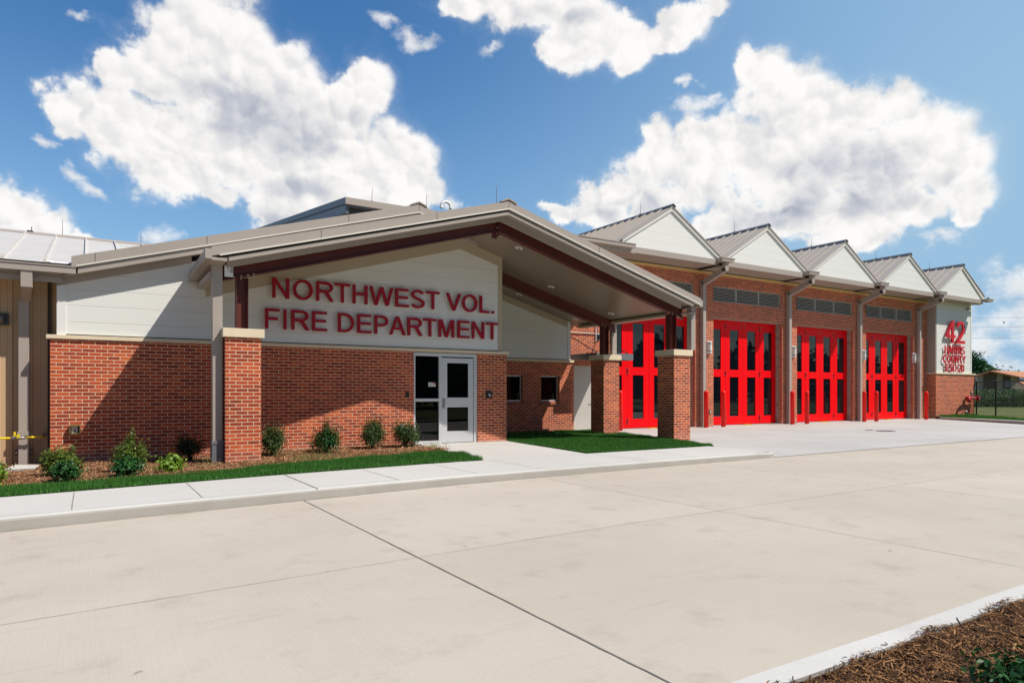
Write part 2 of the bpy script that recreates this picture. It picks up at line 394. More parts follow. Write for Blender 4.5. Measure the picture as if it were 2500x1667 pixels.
def ground_mat(name, c1, c2, c3, s1=6, s2=40):
    m, t, b = mat(name)
    p = t.new('ShaderNodeNewGeometry').outputs['Position']
    c = t.mix(t.ss(t.noise(p, s1, 6, .65), .35, .65), rgb(*c1), rgb(*c2))
    c = t.mix(t.m('MULTIPLY', t.ss(t.noise(p, s2, 4, .7), .5, .7), .7), c, rgb(*c3))
    t.l.new(c, b.inputs['Base Color']); b.inputs['Roughness'].default_value = .9; b.inputs['Specular IOR Level'].default_value = .15
    bump(t, b, t.noise(p, s2, 5, .7), .03, .8)
ground_mat('lawn_soil', (.018, .060, .012), (.030, .085, .018), (.05, .07, .02))
ground_mat('mulch_dark', (.045, .020, .010), (.085, .040, .019), (.16, .08, .04), 5, 50)
ground_mat('mulch_red', (.20, .095, .050), (.30, .155, .085), (.42, .25, .14), 3, 50)
ground_mat('field_grass', (.085, .115, .030), (.14, .15, .05), (.20, .18, .08), .6, 8)
ground_mat('terrain_grass', (.05, .09, .02), (.08, .11, .03), (.12, .13, .05), .2, 5)

# ------------------------------------------------------------------ mesh builder
class MB:
    def __init__(s): s.v = []; s.f = []
    def add(s, vs, fs):
        o = len(s.v); s.v += [tuple(v) for v in vs]; s.f += [tuple(i+o for i in f) for f in fs]; return s
    def box(s, x0, x1, y0, y1, z0, z1):
        x0, x1 = sorted((x0, x1)); y0, y1 = sorted((y0, y1)); z0, z1 = sorted((z0, z1))
        return s.add([(x0,y0,z0),(x1,y0,z0),(x1,y1,z0),(x0,y1,z0),(x0,y0,z1),(x1,y0,z1),(x1,y1,z1),(x0,y1,z1)],
                     [(0,3,2,1),(4,5,6,7),(0,1,5,4),(1,2,6,5),(2,3,7,6),(3,0,4,7)])
    def prism(s, pts, d0, d1, axis='y'):
        # pts: polygon in the plane across the axis; y: (x,z)  x: (y,z)  z: (x,y)
        def mk(p, d): return (p[0], d, p[1]) if axis == 'y' else (d, p[0], p[1]) if axis == 'x' else (p[0], p[1], d)
        n = len(pts)
        vs = [mk(p, d0) for p in pts] + [mk(p, d1) for p in pts]
        fs = [tuple(range(n)), tuple(range(2*n-1, n-1, -1))] + [(i, (i+1) % n, n+(i+1) % n, n+i) for i in range(n)]
        return s.add(vs, fs)
    def slab(s, p, q, w, t, up=(0,0,1)):
        # bar from p to q, rectangular section w (sideways) x t (along up)
        p, q = Vector(p), Vector(q); d = (q-p).normalized(); u = Vector(up); sd_ = d.cross(u)
        if sd_.length < 1e-4: sd_ = d.cross(Vector((1, 0, 0)))
        sd_.normalize(); u = sd_.cross(d).normalized()
        o = []
        for c in (p, q):
            for a, b_ in ((-1,-1),(1,-1),(1,1),(-1,1)): o.append(c+sd_*a*w/2+u*b_*t/2)
        return s.add(o, [(0,1,2,3),(7,6,5,4),(0,4,5,1),(1,5,6,2),(2,6,7,3),(3,7,4,0)])
    def tube(s, pts, r, n=10, caps=True):
        pts = [Vector(p) for p in pts]; rs = r if isinstance(r, (list, tuple)) else [r]*len(pts)
        vs = []; pu = None
        for i, p in enumerate(pts):
            d = (pts[min(i+1, len(pts)-1)]-pts[max(i-1, 0)]).normalized()
            ref = Vector((0,0,1)) if abs(d.z) < .95 else Vector((1,0,0))
            if pu is not None: ref = pu
            a = d.cross(ref).normalized(); b_ = a.cross(d).normalized(); pu = b_
            for k in range(n):
                t_ = 2*math.pi*k/n; vs.append(p+(a*math.cos(t_)+b_*math.sin(t_))*rs[i])
        fs = []
        for i in range(len(pts)-1):
            for k in range(n): fs.append((i*n+k, i*n+(k+1) % n, (i+1)*n+(k+1) % n, (i+1)*n+k))
        if caps: fs += [tuple(range(n-1, -1, -1)), tuple(range((len(pts)-1)*n, len(pts)*n))]
        return s.add(vs, fs)
    def ball(s, c, r, n=8, m_=6, sz=1.):
        c = Vector(c); pts = []; rs = []
        for i in range(m_+1):
            t_ = math.pi*i/m_ - math.pi/2; pts.append(c+Vector((0,0,math.sin(t_)*r*sz))); rs.append(max(1e-4, math.cos(t_)*r))
        return s.tube(pts, rs, n)
    def build(s, name, material, parent=None, bevel=0, smooth=False, origin=None, **tags):
        v = np.array(s.v, dtype=np.float64); v[:, 2] += H
        return link_mesh(name, v, s.f, material, parent, bevel, smooth, origin, **tags)

def wloc(o):
    p = Vector((0, 0, 0))
    while o is not None: p = p + o.location; o = o.parent
    return p
def link_mesh(name, v, f, material, parent=None, bevel=0, smooth=False, origin=None, **tags):
    if origin is None:
        lo, hi = v.min(0), v.max(0); origin = ((lo[0]+hi[0])/2, (lo[1]+hi[1])/2, lo[2])
    origin = Vector(origin)
    me = bpy.data.meshes.new(name)
    me.from_pydata([tuple(p) for p in (v-np.array(origin))], [], f)
    bm = bmesh.new(); bm.from_mesh(me); bmesh.ops.recalc_face_normals(bm, faces=bm.faces); bm.to_mesh(me); bm.free()
    me.materials.append(MATS[material])
    if smooth:
        me.polygons.foreach_set('use_smooth', [True]*len(me.polygons))
    o = bpy.data.objects.new(name, me); COL.objects.link(o)
    if parent: o.parent = parent; o.location = origin - wloc(parent)
    else: o.location = origin
    if bevel:
        b = o.modifiers.new('bevel', 'BEVEL'); b.width = bevel; b.segments = 2; b.limit_method = 'ANGLE'
    if smooth and bevel == 0:
        pass
    for k, val in tags.items(): o[k] = val
    return o
def fast_mesh(name, verts, nper, material, parent=None, origin=None, **tags):
    """many small identical-topology faces (nper verts each), no normal recalculation"""
    verts = np.asarray(verts, dtype=np.float32).reshape(-1, 3).copy(); verts[:, 2] += H
    if origin is None: origin = (float(verts[:, 0].mean()), float(verts[:, 1].mean()), float(verts[:, 2].min()))
    verts -= np.array(origin, dtype=np.float32)
    nf = len(verts)//nper
    me = bpy.data.meshes.new(name); me.vertices.add(len(verts)); me.vertices.foreach_set('co', verts.ravel())
    me.loops.add(len(verts)); me.loops.foreach_set('vertex_index', np.arange(len(verts), dtype=np.int32))
    me.polygons.add(nf); me.polygons.foreach_set('loop_start', np.arange(0, len(verts), nper, dtype=np.int32))
    me.update(calc_edges=True); me.validate()
    me.materials.append(MATS[material])
    o = bpy.data.objects.new(name, me); COL.objects.link(o)
    if parent: o.parent = parent; o.location = Vector(origin) - wloc(parent)
    else: o.location = origin
    for k, val in tags.items(): o[k] = val
    return o
def empty(name, x, y, z, label, cat, group=None):
    o = bpy.data.objects.new(name, None); COL.objects.link(o); o.location = (x, y, z+H); o.empty_display_size = .2
    o['label'] = label; o['category'] = cat
    if group: o['group'] = group
    return o
def copy_tree(o, parent=None):
    c = o.copy(); COL.objects.link(c)
    if parent: c.parent = parent
    for ch in list(o.children): copy_tree(ch, c)
    return c
def lerp(tab, x):
    if x <= tab[0][0]: return tab[0][1]
    for (a, za), (b, zb) in zip(tab, tab[1:]):
        if x <= b: return za+(zb-za)*(x-a)/(b-a)
    return tab[-1][1]
def at(x, y, Z):   # a far thing's real position from its bearing and distance
    u = (x-1250)/1650; S, c = math.sin(TH), math.cos(TH)
    return Vector((Z*(u*S+c), Z*(-u*c+S), Z*(960-y)/1650))

# ------------------------------------------------------------------ ground
ZD = [(-60,-1.75),(-12,-1.62),(-.8,-1.478),(1.9,-1.42),(4.9,-1.365),(8.4,-1.345),(12,-1.33),(14,-1.325),(20,-1.313),(45,-1.31)]
ZS = [(-60,-1.60),(-12,-1.47),(-.8,-1.335),(2.6,-1.272),(5,-1.242),(8.5,-1.228),(12.3,-1.225),(14,-1.295),(20,-1.303),(45,-1.302)]
zd = lambda x: lerp(ZD, x); zs = lambda x: lerp(ZS, x)
def sheet(name, xs, ys, zf, material, **tags):
    m = MB(); nx, ny = len(xs), len(ys)
    vs = [(x, y, zf(x, y)) for y in ys for x in xs]
    fs = [(j*nx+i, j*nx+i+1, (j+1)*nx+i+1, (j+1)*nx+i) for j in range(ny-1) for i in range(nx-1)]
    m.add(vs, fs); return m.build(name, material, **tags)
def poly(name, pts, zf, material, thick=0, **tags):
    m = MB(); n = len(pts)
    vs = [(x, y, zf(x, y)) for x, y in pts]; fs = [tuple(range(n))]
    if thick:
        vs += [(x, y, zf(x, y)-thick) for x, y in pts]; fs += [(i, (i+1) % n, n+(i+1) % n, n+i) for i in range(n)]
    m.add(vs, fs); return m.build(name, material, **tags)
ST = dict(kind='structure')
sheet('ground', [-900,-60,-30,0,40,80,300,1200], [-900,-60,-30,0,30,80,300,1200], lambda x, y: -1.95, 'terrain_grass', **ST)
XB = [-60,-12,-.8,1.9,4.9,8.4,12,14,20,45]
sheet('driveway', XB, [1.85,5.36,9.0,9.3,18.6], lambda x, y: zd(x) if y > 1 else zd(x), 'driveway_concrete', **ST)
# lighter apron in front of the engine bays, flush with the drive
XA = [12.1,12.3,14,20,28,37.1]
ZA = [(12.2,-1.321),(14,-1.316),(20,-1.303),(45,-1.300)]
za = lambda x: lerp(ZA, x)
sheet('apron', XA, [9.0,12,18.75], lambda x, y: za(x), 'apron_concrete', **ST)
# sidewalk beside the kerb and the walk up to the entrance
sheet('sidewalk', [-60,-12,-.8,2.6,5,8.5,12.2], [9.14,10.88], lambda x, y: zs(x), 'walk_concrete', **ST)
poly('entrance_walk', [(6.19,10.88),(8.66,10.88),(9.22,14.95),(8.4,15.3),(6.56,15.3),(6.52,14.9),(6.46,12.3)],
     lambda x, y: -1.236+.006*(y-10.9)/4, 'walk_concrete', **ST)
# kerbs: rounded top section swept along X
def kerb(name, pts, zlo, zhi, w=.155, **tags):
    """pts: centre line of the outer face; kerb body lies to the left of travel"""
    m = MB(); sec = []
    prof = [(0,0.),(.012,.75),(.022,.90),(.045,1.),(w,1.),(w,-.5)]
    P = [Vector((p[0], p[1], 0)) for p in pts]
    for i, p in enumerate(P):
        d = (P[min(i+1, len(P)-1)]-P[max(i-1, 0)]).normalized(); nrm = Vector((-d.y, d.x, 0))
        lo, hi = zlo(p.x), zhi(p.x)
        sec.append([(p+nrm*a)[:2]+(lo-.05+(hi-lo+.05)*b if b < .5 else lo+(hi-lo)*b,) for a, b in prof])
    k = len(prof); vs = [v for s_ in sec for v in s_]
    fs = [(i*k+j, i*k+j+1, (i+1)*k+j+1, (i+1)*k+j) for i in range(len(P)-1) for j in range(k-1)]
    fs += [tuple(range(k)), tuple(range(len(vs)-1, len(vs)-k-1, -1))]
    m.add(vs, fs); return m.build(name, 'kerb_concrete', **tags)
front_kerb = [(x, 9.0+.006*math.sin(x*2.1)) for x in np.arange(-14, 11.6, .5)]+[(11.9, 9.005), (12.1, 9.04), (12.24, 9.13), (12.31, 9.27), (12.33, 9.6), (12.34, 10.2), (12.35, 10.92)]
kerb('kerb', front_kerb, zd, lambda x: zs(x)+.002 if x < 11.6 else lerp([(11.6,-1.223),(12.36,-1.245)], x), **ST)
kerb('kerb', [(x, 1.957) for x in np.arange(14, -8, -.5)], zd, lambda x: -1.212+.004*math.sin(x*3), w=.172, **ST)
rk = [(31.2,8.6),(31.6,9.6),(32.4,11.2),(33.36,12.75),(34.6,14.7),(35.6,16.3),(36.4,17.5)]
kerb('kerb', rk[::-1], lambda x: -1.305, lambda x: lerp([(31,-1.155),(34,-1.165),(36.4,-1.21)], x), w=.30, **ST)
sheet('kerb_apron', [12.0,12.3,31,36], [8.99,9.0], lambda x, y: -1.312, 'walk_concrete', **ST) if False else None

def strip(name, pts, w, zf, material, **tags):
    m = MB(); vs = []; k = len(pts)
    for i, (x, y) in enumerate(pts):
        d = Vector((pts[min(i+1,k-1)][0]-pts[max(i-1,0)][0], pts[min(i+1,k-1)][1]-pts[max(i-1,0)][1], 0)).normalized()
        n = Vector((-d.y, d.x, 0)); ww = w*(.75+.5*random.random())
        j = random.uniform(-1, 1)*w*.18
        for s_ in (-.5, .5):
            q = Vector((x, y, 0))+n*(ww*s_+j); vs.append((q.x, q.y, zf(x, y)+.004))
    m.add(vs, [(2*i, 2*i+1, 2*i+3, 2*i+2) for i in range(k-1)])
    return m.build(name, material, **tags)
fr = lambda a, b, s: [float(v) for v in np.arange(a, b+s*.5, s)]
zdf = lambda x, y: zd(x); zsf = lambda x, y: zs(x)
strip('pavement_joint', [(2.40, y) for y in fr(1.95, 8.98, .12)], .013, zdf, 'joint_sealant', **ST)
for X in (6.17, 9.94, 13.7, 17.5, 21.2, 25.0, 28.8): strip('pavement_joint', [(X, y) for y in fr(1.95, 8.98, .25)], .006, zdf, 'joint_thin', **ST)
strip('pavement_joint', [(x, 5.36) for x in fr(-12, 30, .2)], .005, zdf, 'joint_thin', **ST)
for X in (-5.7, -3., -.165, 1.2, 3.82, 5.1, 6.3, 8.65, 10.0): strip('pavement_joint', [(X, y) for y in fr(9.15, 10.86, .15)], .009, zsf, 'joint_thin', **ST)
strip('pavement_joint', [(2.59, y) for y in fr(9.02, 10.86, .12)], .018, zsf, 'joint_sealant', **ST)
strip('pavement_joint', [(x, 10.88) for x in fr(6.5, 8.6, .15)], .010, zsf, 'joint_thin', **ST)
strip('pavement_joint', [(x, 9.155) for x in fr(-10, 12, .2)], .005, zsf, 'joint_thin', **ST)
zaf = lambda x, y: za(x)
for X in (16.3, 20.4, 25.6, 30.9): strip('pavement_joint', [(X, y) for y in fr(9.05, 18.3, .3)], .010, zaf, 'joint_thin', **ST)
strip('pavement_joint', [(x, 13.6) for x in fr(14, 36, .4)], .010, zaf, 'joint_thin', **ST)

# dark line of caulk and grit at the foot of the front kerb
strip('pavement_joint', [(x, 8.985) for x in fr(-9, 12, .09)], .012, zdf, 'joint_sealant', **ST)

# planting beds and lawns (soil sheets; plants come later)
bed_front = lambda x: lerp([(-12,11.75),(1.8,11.78),(2.5,12.05),(3.6,12.35),(5.2,12.55),(6.45,12.85)], x)
LX = [-12,-6,-.8,1,1.8,2.5,3.6,5.2,6.17]
def bed_z(x, y): return zs(x)+.02+.03*math.sin(x*1.7+y)*math.sin(y*2.3)
m = MB(); vs = []; ny = 10
for x in fr(-12, 6.4, .2):
    y0 = bed_front(x); y1 = 15.5 if x < -.55 else 14.98
    for j in range(ny+1):
        y = y0-.15+(y1-y0+.15)*j/ny; vs.append((x, y, bed_z(x, y)))
nxs = len(fr(-12, 6.4, .2))
m.add(vs, [(i*(ny+1)+j, (i+1)*(ny+1)+j, (i+1)*(ny+1)+j+1, i*(ny+1)+j+1) for i in range(nxs-1) for j in range(ny)])
m.build('mulch_bed', 'mulch_red', **ST)
m = MB(); vs = []
for x in LX: vs += [(x, 10.88, zs(x)+.008), (x, bed_front(x)+.02, zs(x)+.026)]
m.add(vs, [(2*i, 2*i+2, 2*i+3, 2*i+1) for i in range(len(LX)-1)])
m.build('lawn', 'lawn_soil', **ST)
LAWN = [(8.68,10.92),(12.42,10.92),(13.2,13.2),(13.85,15.6),(14.0,16.3),(13.95,17.5),(13.42,17.66),(9.2,17.66),(9.2,14.97),(9.05,14.0)]
poly('lawn', LAWN, lambda x, y: -1.222+.01*math.sin(x), 'lawn_soil', thick=.3, **ST)
sheet('mulch_bed', [-8,-4,-2,0,2,4,6,10,14], [-4,-1,.8,1.79], lambda x, y: -1.228, 'mulch_dark', **ST)
sheet('terrain', [-60,0,60,200], [-120,-60,-6.1,-4], lambda x, y: -1.45, 'field_grass', **ST)
m = MB()
q = [(31.3,8.4),(31.75,9.6),(32.55,11.15),(33.5,12.7),(34.75,14.65),(35.7,16.2),(36.55,17.5),(37.0,17.93),(37,30),(75,60),(200,120),(200,-60),(60,-60)]
poly('lawn', q, lambda x, y: -1.185-(.0 if x < 45 else .25), 'field_grass', **ST)

# ------------------------------------------------------------------ THE FIRE STATION
FS = empty('fire_station', 12, 18, -1.3, 'long red brick fire station with white gables, red bay doors and entrance canopy', 'building')
YF, YR, YB = 14.95, 17.65, 18.35       # facade, recessed wall, engine bay wall
def part(m, name, material, parent=FS, bevel=0, **k): return m.build(name, material, parent, bevel, **k)

BT = 1.0                               # top of the low brickwork (relative to eye)
# entrance facade brick: left of door, right of door; then return and recessed wall
part(MB().box(-.6,6.59,YF,YF+.3,-1.6,BT), 'wall', 'brick')
part(MB().box(8.34,9.2,YF,YF+.3,-1.6,BT), 'wall', 'brick')
part(MB().box(-.6,-.3,YF+.3,15.5,-1.6,BT), 'wall', 'brick')
part(MB().box(8.9,9.2,YF+.3,YR,-1.6,BT), 'wall', 'brick')
# recessed wall with two window holes
wins = [(10.73,11.45),(12.14,12.86)]
m = MB(); m.box(9.2,10.73,YR,YR+.3,-1.6,BT); m.box(11.45,12.14,YR,YR+.3,-1.6,BT); m.box(12.86,13.37,YR,YR+.3,-1.6,BT)
for a, b in wins: m.box(a,b,YR,YR+.3,-1.6,-.35); m.box(a,b,YR,YR+.3,.56,BT)
part(m, 'wall', 'brick')
part(MB().box(13.07,13.37,YR+.3,YB,-1.6,BT), 'wall', 'brick')
# stone bands
for (x0,x1,y0,y1) in ((-.66,9.25,YF-.04,YF+.2),(9.25,13.43,YR-.04,YR+.2)):
    part(MB().box(x0,x1,y0,y1,BT+.002,BT+.075), 'stone_band', 'cast_stone', bevel=.004)
part(MB().box(9.0,9.25,YF+.2,YR-.04,BT+.002,BT+.075), 'stone_band', 'cast_stone')
# flashing line over the band
part(MB().box(-.45,9.1,YF+.035,YF+.2,BT+.075,BT+.10), 'flashing', 'dark_gasket')
part(MB().box(9.2,13.2,YR+.035,YR+.2,BT+.075,BT+.10), 'flashing', 'dark_gasket')
# white sided panels. canopy soffit: z = 3.86-.28|x-7.85| ; main roof soffit: z = 4.05-.286|x-6.6|
CS = lambda x: 3.86-.28*abs(x-7.85)
MS = lambda x: 4.135-.286*abs(x-6.6)
def panel(xs, y, zt, name='siding_panel', zb=BT+.10, d=.14, material='white_siding'):
    m = MB(); pts = [(xs[0], zb)]+[(xs[-1], zb)]+[(x, zt(x)) for x in reversed(xs)]
    m.prism(pts, y, y+d, 'y'); return part(m, name, material)
wt = lambda x: max(MS(x)-.10, CS(x) if 2.0 < x < 9.2 else -9)
panel([-.36,0,2.0,2.02,7.85,8.95], YF+.03, wt)
panel([9.2,13.2], YR+.03, CS)
# corner trims of the panels
part(MB().box(-.5,-.36,YF+.015,YF+.2,BT+.075,2.0), 'corner_trim', 'white_plastic')
part(MB().prism([(8.95,BT+.075),(9.07,BT+.075),(9.07,CS(9.07)),(8.95,CS(8.95))], YF+.015, YF+.2, 'y'), 'corner_trim', 'frieze_cream')
part(MB().box(9.0,9.07,YF+.2,YR+.03,BT+.075,3.55), 'siding_panel', 'white_siding')
part(MB().prism([(13.2,BT+.075),(13.32,BT+.075),(13.32,CS(13.32)),(13.2,CS(13.2))], YR+.015, YR+.2, 'y'), 'corner_trim', 'white_plastic')
part(MB().box(13.2,13.32,YR+.2,YB,BT+.075,2.3), 'corner_trim', 'white_plastic')
# friezes
def gable_band(name, x0, xc, x1, zf, t_, y0, y1, material, parent=FS, dz=0):
    m = MB()
    if x0 < xc: m.prism([(x0, zf(x0)+dz-t_), (xc, zf(xc)+dz-t_), (xc, zf(xc)+dz), (x0, zf(x0)+dz)], y0, y1, 'y')
    if x1 > xc: m.prism([(xc, zf(xc)+dz-t_), (x1, zf(x1)+dz-t_), (x1, zf(x1)+dz), (xc, zf(xc)+dz)], y0, y1, 'y')
    return part(m, name, material, parent)
gable_band('frieze', 2.02, 7.85, 8.95, CS, .27, YF+.012, YF+.06, 'frieze_cream')
gable_band('frieze', 9.07, 9.07, 13.2, CS, .22, YR+.012, YR+.06, 'frieze_cream')
gable_band('frieze', -.5, -.5, 1.6, lambda x: MS(x), .14, YF-.01, YF+.06, 'taupe_metal') if False else None
m = MB(); m.prism([(-.5, MS(-.5)-.13), (1.75, MS(1.75)-.13), (1.75, MS(1.75)), (-.5, MS(-.5))], YF-.012, YF+.05, 'y'); part(m, 'frieze', 'taupe_metal')
# low wall mass behind everything so that no light leaks under the roofs
part(MB().prism([(-.4,-1.5),(13.0,-1.5),(13.0,2.2),(6.6,3.9),(-.4,2.0)], 17.95, 18.3, 'y'), 'inner_wall', 'house_brown')

# ---- canopy: roof slab, fascias, soffit, beams
PX, CE0, CE1 = 7.85, 1.80, 13.90
CT = lambda x: 4.235-.28*abs(x-PX)       # top of roof
def gslab(name, zt, th, x0, xc, x1, y0, y1, material, parent=FS):
    m = MB()
    m.prism([(x0, zt(x0)-th), (xc, zt(xc)-th), (x1, zt(x1)-th), (x1, zt(x1)), (xc, zt(xc)), (x0, zt(x0))], y0, y1, 'y')
    return part(m, name, material, parent)
roofc = gslab('canopy_roof', CT, .16, CE0+.02, PX, CE1-.02, 12.72, 22, 'roof_taupe')
sof = gslab('canopy_soffit', CS, .02, CE0+.15, PX, CE1-.12, 13.22, 17.9, 'soffit_metal')
gslab('rake_fascia', CT, .165, CE0, PX, CE1, 12.66, 12.718, 'taupe_metal')
gslab('rake_drip_edge', lambda x: CT(x)-.165, .022, CE0+.13, PX, CE1-.02, 12.635, 12.70, 'sheen_tint_metal')
gslab('rake_trim', lambda x: CT(x)-.228, .072, CE0+.28, PX, CE1-.26, 12.672, 12.76, 'taupe_metal')
gslab('rake_soffit', lambda x: CT(x)-.20, .02, CE0+.2, PX, CE1-.2, 12.78, 13.2, 'taupe_metal')
gslab('inner_fascia', lambda x: CT(x)-.222, .15, CE0+.30, PX, CE1-.40, 12.98, 13.05, 'taupe_metal')
# steel beams (I sections)
def beam(x0, x1, y, ztop, dep, name='steel_beam', w=.16):
    m = MB()
    zt = lambda x: ztop(x)
    for (a, b) in ((x0, PX), (PX, x1)):
        if a >= b: continue
        A, B = zt(a), zt(b)
        m.prism([(a, A-dep), (b, B-dep), (b, B-dep+.018), (a, A-dep+.018)], y-w/2, y+w/2, 'y')
        m.prism([(a, A-.018), (b, B-.018), (b, B), (a, A)], y-w/2, y+w/2, 'y')
        m.prism([(a, A-dep+.016), (b, B-dep+.016), (b, B-.016), (a, A-.016)], y-.007, y+.007, 'y')
    return part(m, name, 'steel_primer')
bt = lambda x: 3.955-.279*abs(x-PX)
b1 = beam(2.05, 13.72, 13.17, bt, .30)
m = MB()
for X in (3.9, 5.9, 9.8, 11.8): pass
m.box(PX-.015, PX+.015, 13.09, 13.25, 3.56, 3.92); m.box(PX-.14, PX-.015, 13.155, 13.185, 3.50, 3.62)
part(m, 'splice_plate', 'steel_primer')
for z in (3.60, 3.73): part(MB().ball((PX-.045, 13.10, z), .014, 6, 4), 'bolt', 'bolt_zinc')
beam(9.16, 13.72, 15.95, lambda x: 3.86-.28*abs(x-PX), .35)
# steel columns on pillars
def column(xc, y, ztop, ang=0):
    m = MB(); w = .19; f = .010
    m.box(xc-w/2, xc-w/2+f, y-w/2, y+w/2, -9, -9.1) if False else None
    zb = 1.165
    m.box(xc-w/2, xc+w/2, y-w/2, y-w/2+f, zb, ztop); m.box(xc-w/2, xc+w/2, y+w/2-f, y+w/2, zb, ztop)
    m.box(xc-.005, xc+.005, y-w/2+f, y+w/2-f, zb, ztop)
    m.box(xc-.14, xc+.14, y-.13, y+.13, 1.163, 1.178)
    part(m, 'steel_column', 'steel_primer')
def column_x(xc, y, ztop):
    m = MB(); w = .2; f = .010; zb = 1.165
    m.box(xc-w/2, xc-w/2+f, y-w/2, y+w/2, zb, ztop); m.box(xc+w/2-f, xc+w/2, y-w/2, y+w/2, zb, ztop)
    m.box(xc-w/2+f, xc+w/2-f, y-.005, y+.005, zb, ztop)
    part(m, 'steel_column', 'steel_primer')
column_x(2.38, 13.17, bt(2.38)-.31); column_x(13.30, 13.17, bt(13.30)-.31); column_x(13.30, 15.95, bt(13.3)-.39)
m = MB()
for X, Y in ((2.38,13.17),(13.3,13.17),(13.3,15.95)):
    zb = bt(X)-(.315 if Y < 14 else .41)
    for a in (-.14, -.02, .1, .2):
        for s_ in (1, -1): part(MB().ball((X+a, Y-.075, zb+.278*a*(1 if X < 7 else -1)+.012*s_+.02*(s_ > 0)), .013, 6, 4), 'bolt', 'bolt_zinc')
# label tag on the beam end
tg = part(MB().box(2.07,2.215,13.045,13.06,2.10,2.31), 'shipping_label', 'label_white')

def text_obj(s, h, x, y, z, material, parent, name='letter', ext=.0015, rot=(math.pi/2,0,0), width=None):
    cu = bpy.data.curves.new('t', 'FONT'); cu.body = s; cu.size = 1; cu.extrude = 0
    o = bpy.data.objects.new('t', cu); COL.objects.link(o); bpy.context.view_layer.update()
    dg = bpy.context.evaluated_depsgraph_get(); me = bpy.data.meshes.new_from_object(o.evaluated_get(dg))
    v = np.array([tuple(p.co) for p in me.vertices]); bpy.data.objects.remove(o)
    v -= v.min(0); k = h/v[:, 1].max(); kx = k if width is None else width/v[:, 0].max()
    me.transform(Matrix.Diagonal((kx, k, 1, 1))@Matrix.Translation(-Vector(tuple(np.array([tuple(p.co) for p in me.vertices]).min(0)))))
    bm = bmesh.new(); bm.from_mesh(me)
    r = bmesh.ops.extrude_face_region(bm, geom=bm.faces[:]); bmesh.ops.translate(bm, verts=[g for g in r['geom'] if isinstance(g, bmesh.types.BMVert)], vec=(0,0,ext))
    bmesh.ops.recalc_face_normals(bm, faces=bm.faces); bm.to_mesh(me); bm.free()
    me.materials.append(MATS[material]); ob = bpy.data.objects.new(name, me); COL.objects.link(ob)
    ob.parent = parent; ob.location = Vector((x, y, z+H))-wloc(parent); ob.rotation_euler = rot
    return ob
text_obj('90408', .048, 2.165, 13.044, 2.285, 'black_plastic', tg, 'writing', rot=(math.pi/2, math.pi/2, 0), width=.11)
text_obj('6-7', .03, 2.118, 13.044, 2.245, 'black_plastic', tg, 'writing', rot=(math.pi/2, math.pi/2, 0), width=.05)

# eave gutters and down pipes of the canopy
m = MB(); m.prism([(12.66,2.50),(14.94,2.42),(14.94,2.25),(12.66,2.33)], 1.70, 1.80, 'x')
m.prism([(12.66,2.36),(14.94,2.30),(14.94,2.25),(12.66,2.31)], 1.80, 2.05, 'x'); part(m, 'gutter', 'taupe_metal')
m = MB(); m.prism([(12.67,2.50),(17.6,2.50),(17.6,2.32),(12.67,2.32)], CE1-.02, CE1+.09, 'x')
m.box(CE1-.25, CE1-.02, 12.80, 17.6, 2.14, 2.18); part(m, 'gutter', 'taupe_metal')
part(MB().box(CE1-.34, CE1-.25, 13.2, 17.6, 2.13, 2.20), 'soffit_edge', 'frieze_cream')
part(MB().box(CE0+.05, CE0+.2, 13.2, 14.9, 2.10, 2.2), 'soffit_edge', 'taupe_metal')
def downpipe(x0, x1, y0, y1, z0, z1, boot=None):
    m = MB().box(x0, x1, y0, y1, z0, z1)
    if boot: m.box(x0-.012, x1+.012, y0-.012, y1+.012, z0, boot)
    o = part(m, 'downspout', 'taupe_metal', bevel=.006)
    return o
dp = downpipe(1.868, 2.035, 13.04, 13.20, -1.35, 2.34)
part(MB().box(1.855,2.048,13.025,13.215,-1.42,-.87).box(1.845,2.056,13.015,13.225,-.91,-.85), 'downspout_boot', 'grey_metal', bevel=.005)
for z in (.42, -.58):
    part(MB().box(2.035, 2.06, 13.10, 13.125, z, z+.03), 'pipe_strap', 'rod_metal'); part(MB().ball((1.98, 13.037, z+.015), .008, 6, 4), 'bolt', 'rod_metal')
downpipe(13.75, 13.905, 12.86, 13.02, 1.165, 2.33)
downpipe(13.63, 13.80, 15.95, 16.10, 1.165, 2.2)
# brick pillars
def pillar(x, y, s=.61):
    o = MB().box(x, x+s, y, y+s, -1.6, 1.003).build('brick_pillar', 'brick', FS)
    MB().box(x-.05, x+s+.05, y-.05, y+s+.05, 1.004, 1.163).build('pillar_cap', 'cast_stone', o, bevel=.006)
pillar(2.06, 12.9); pillar(13.14, 12.9); pillar(13.09, 15.72)
# recessed can lights in the soffit
for X, Y in ((10.95,15.43),(10.96,17.1),(13.13,15.43),(13.16,17.2),(8.9,13.9),(4.75,14.0)):
    z = CS(X)-.022; sl = math.atan(.28)*(1 if X > PX else -1)
    m = MB(); m.tube([(0,0,-.004),(0,0,.004)], [.098,.098], 20); o = m.build('can_light', 'white_plastic', FS, origin=(0,0,H))
    m2 = MB(); m2.tube([(0,0,-.006),(0,0,-.003)], [.072,.072], 18); r = m2.build('reflector', 'sheen_tint_metal', o, origin=(0,0,H))
    m3 = MB(); m3.tube([(.02,.01,-.010),(.02,.01,-.005)], [.03,.03], 10); r3 = m3.build('lamp', 'black_plastic', o, origin=(0,0,H))
    o.location = Vector((X, Y, z+H))-wloc(FS); o.rotation_euler = (0, sl, 0)
    for c_ in (r, r3): c_.location = (0,0,0)

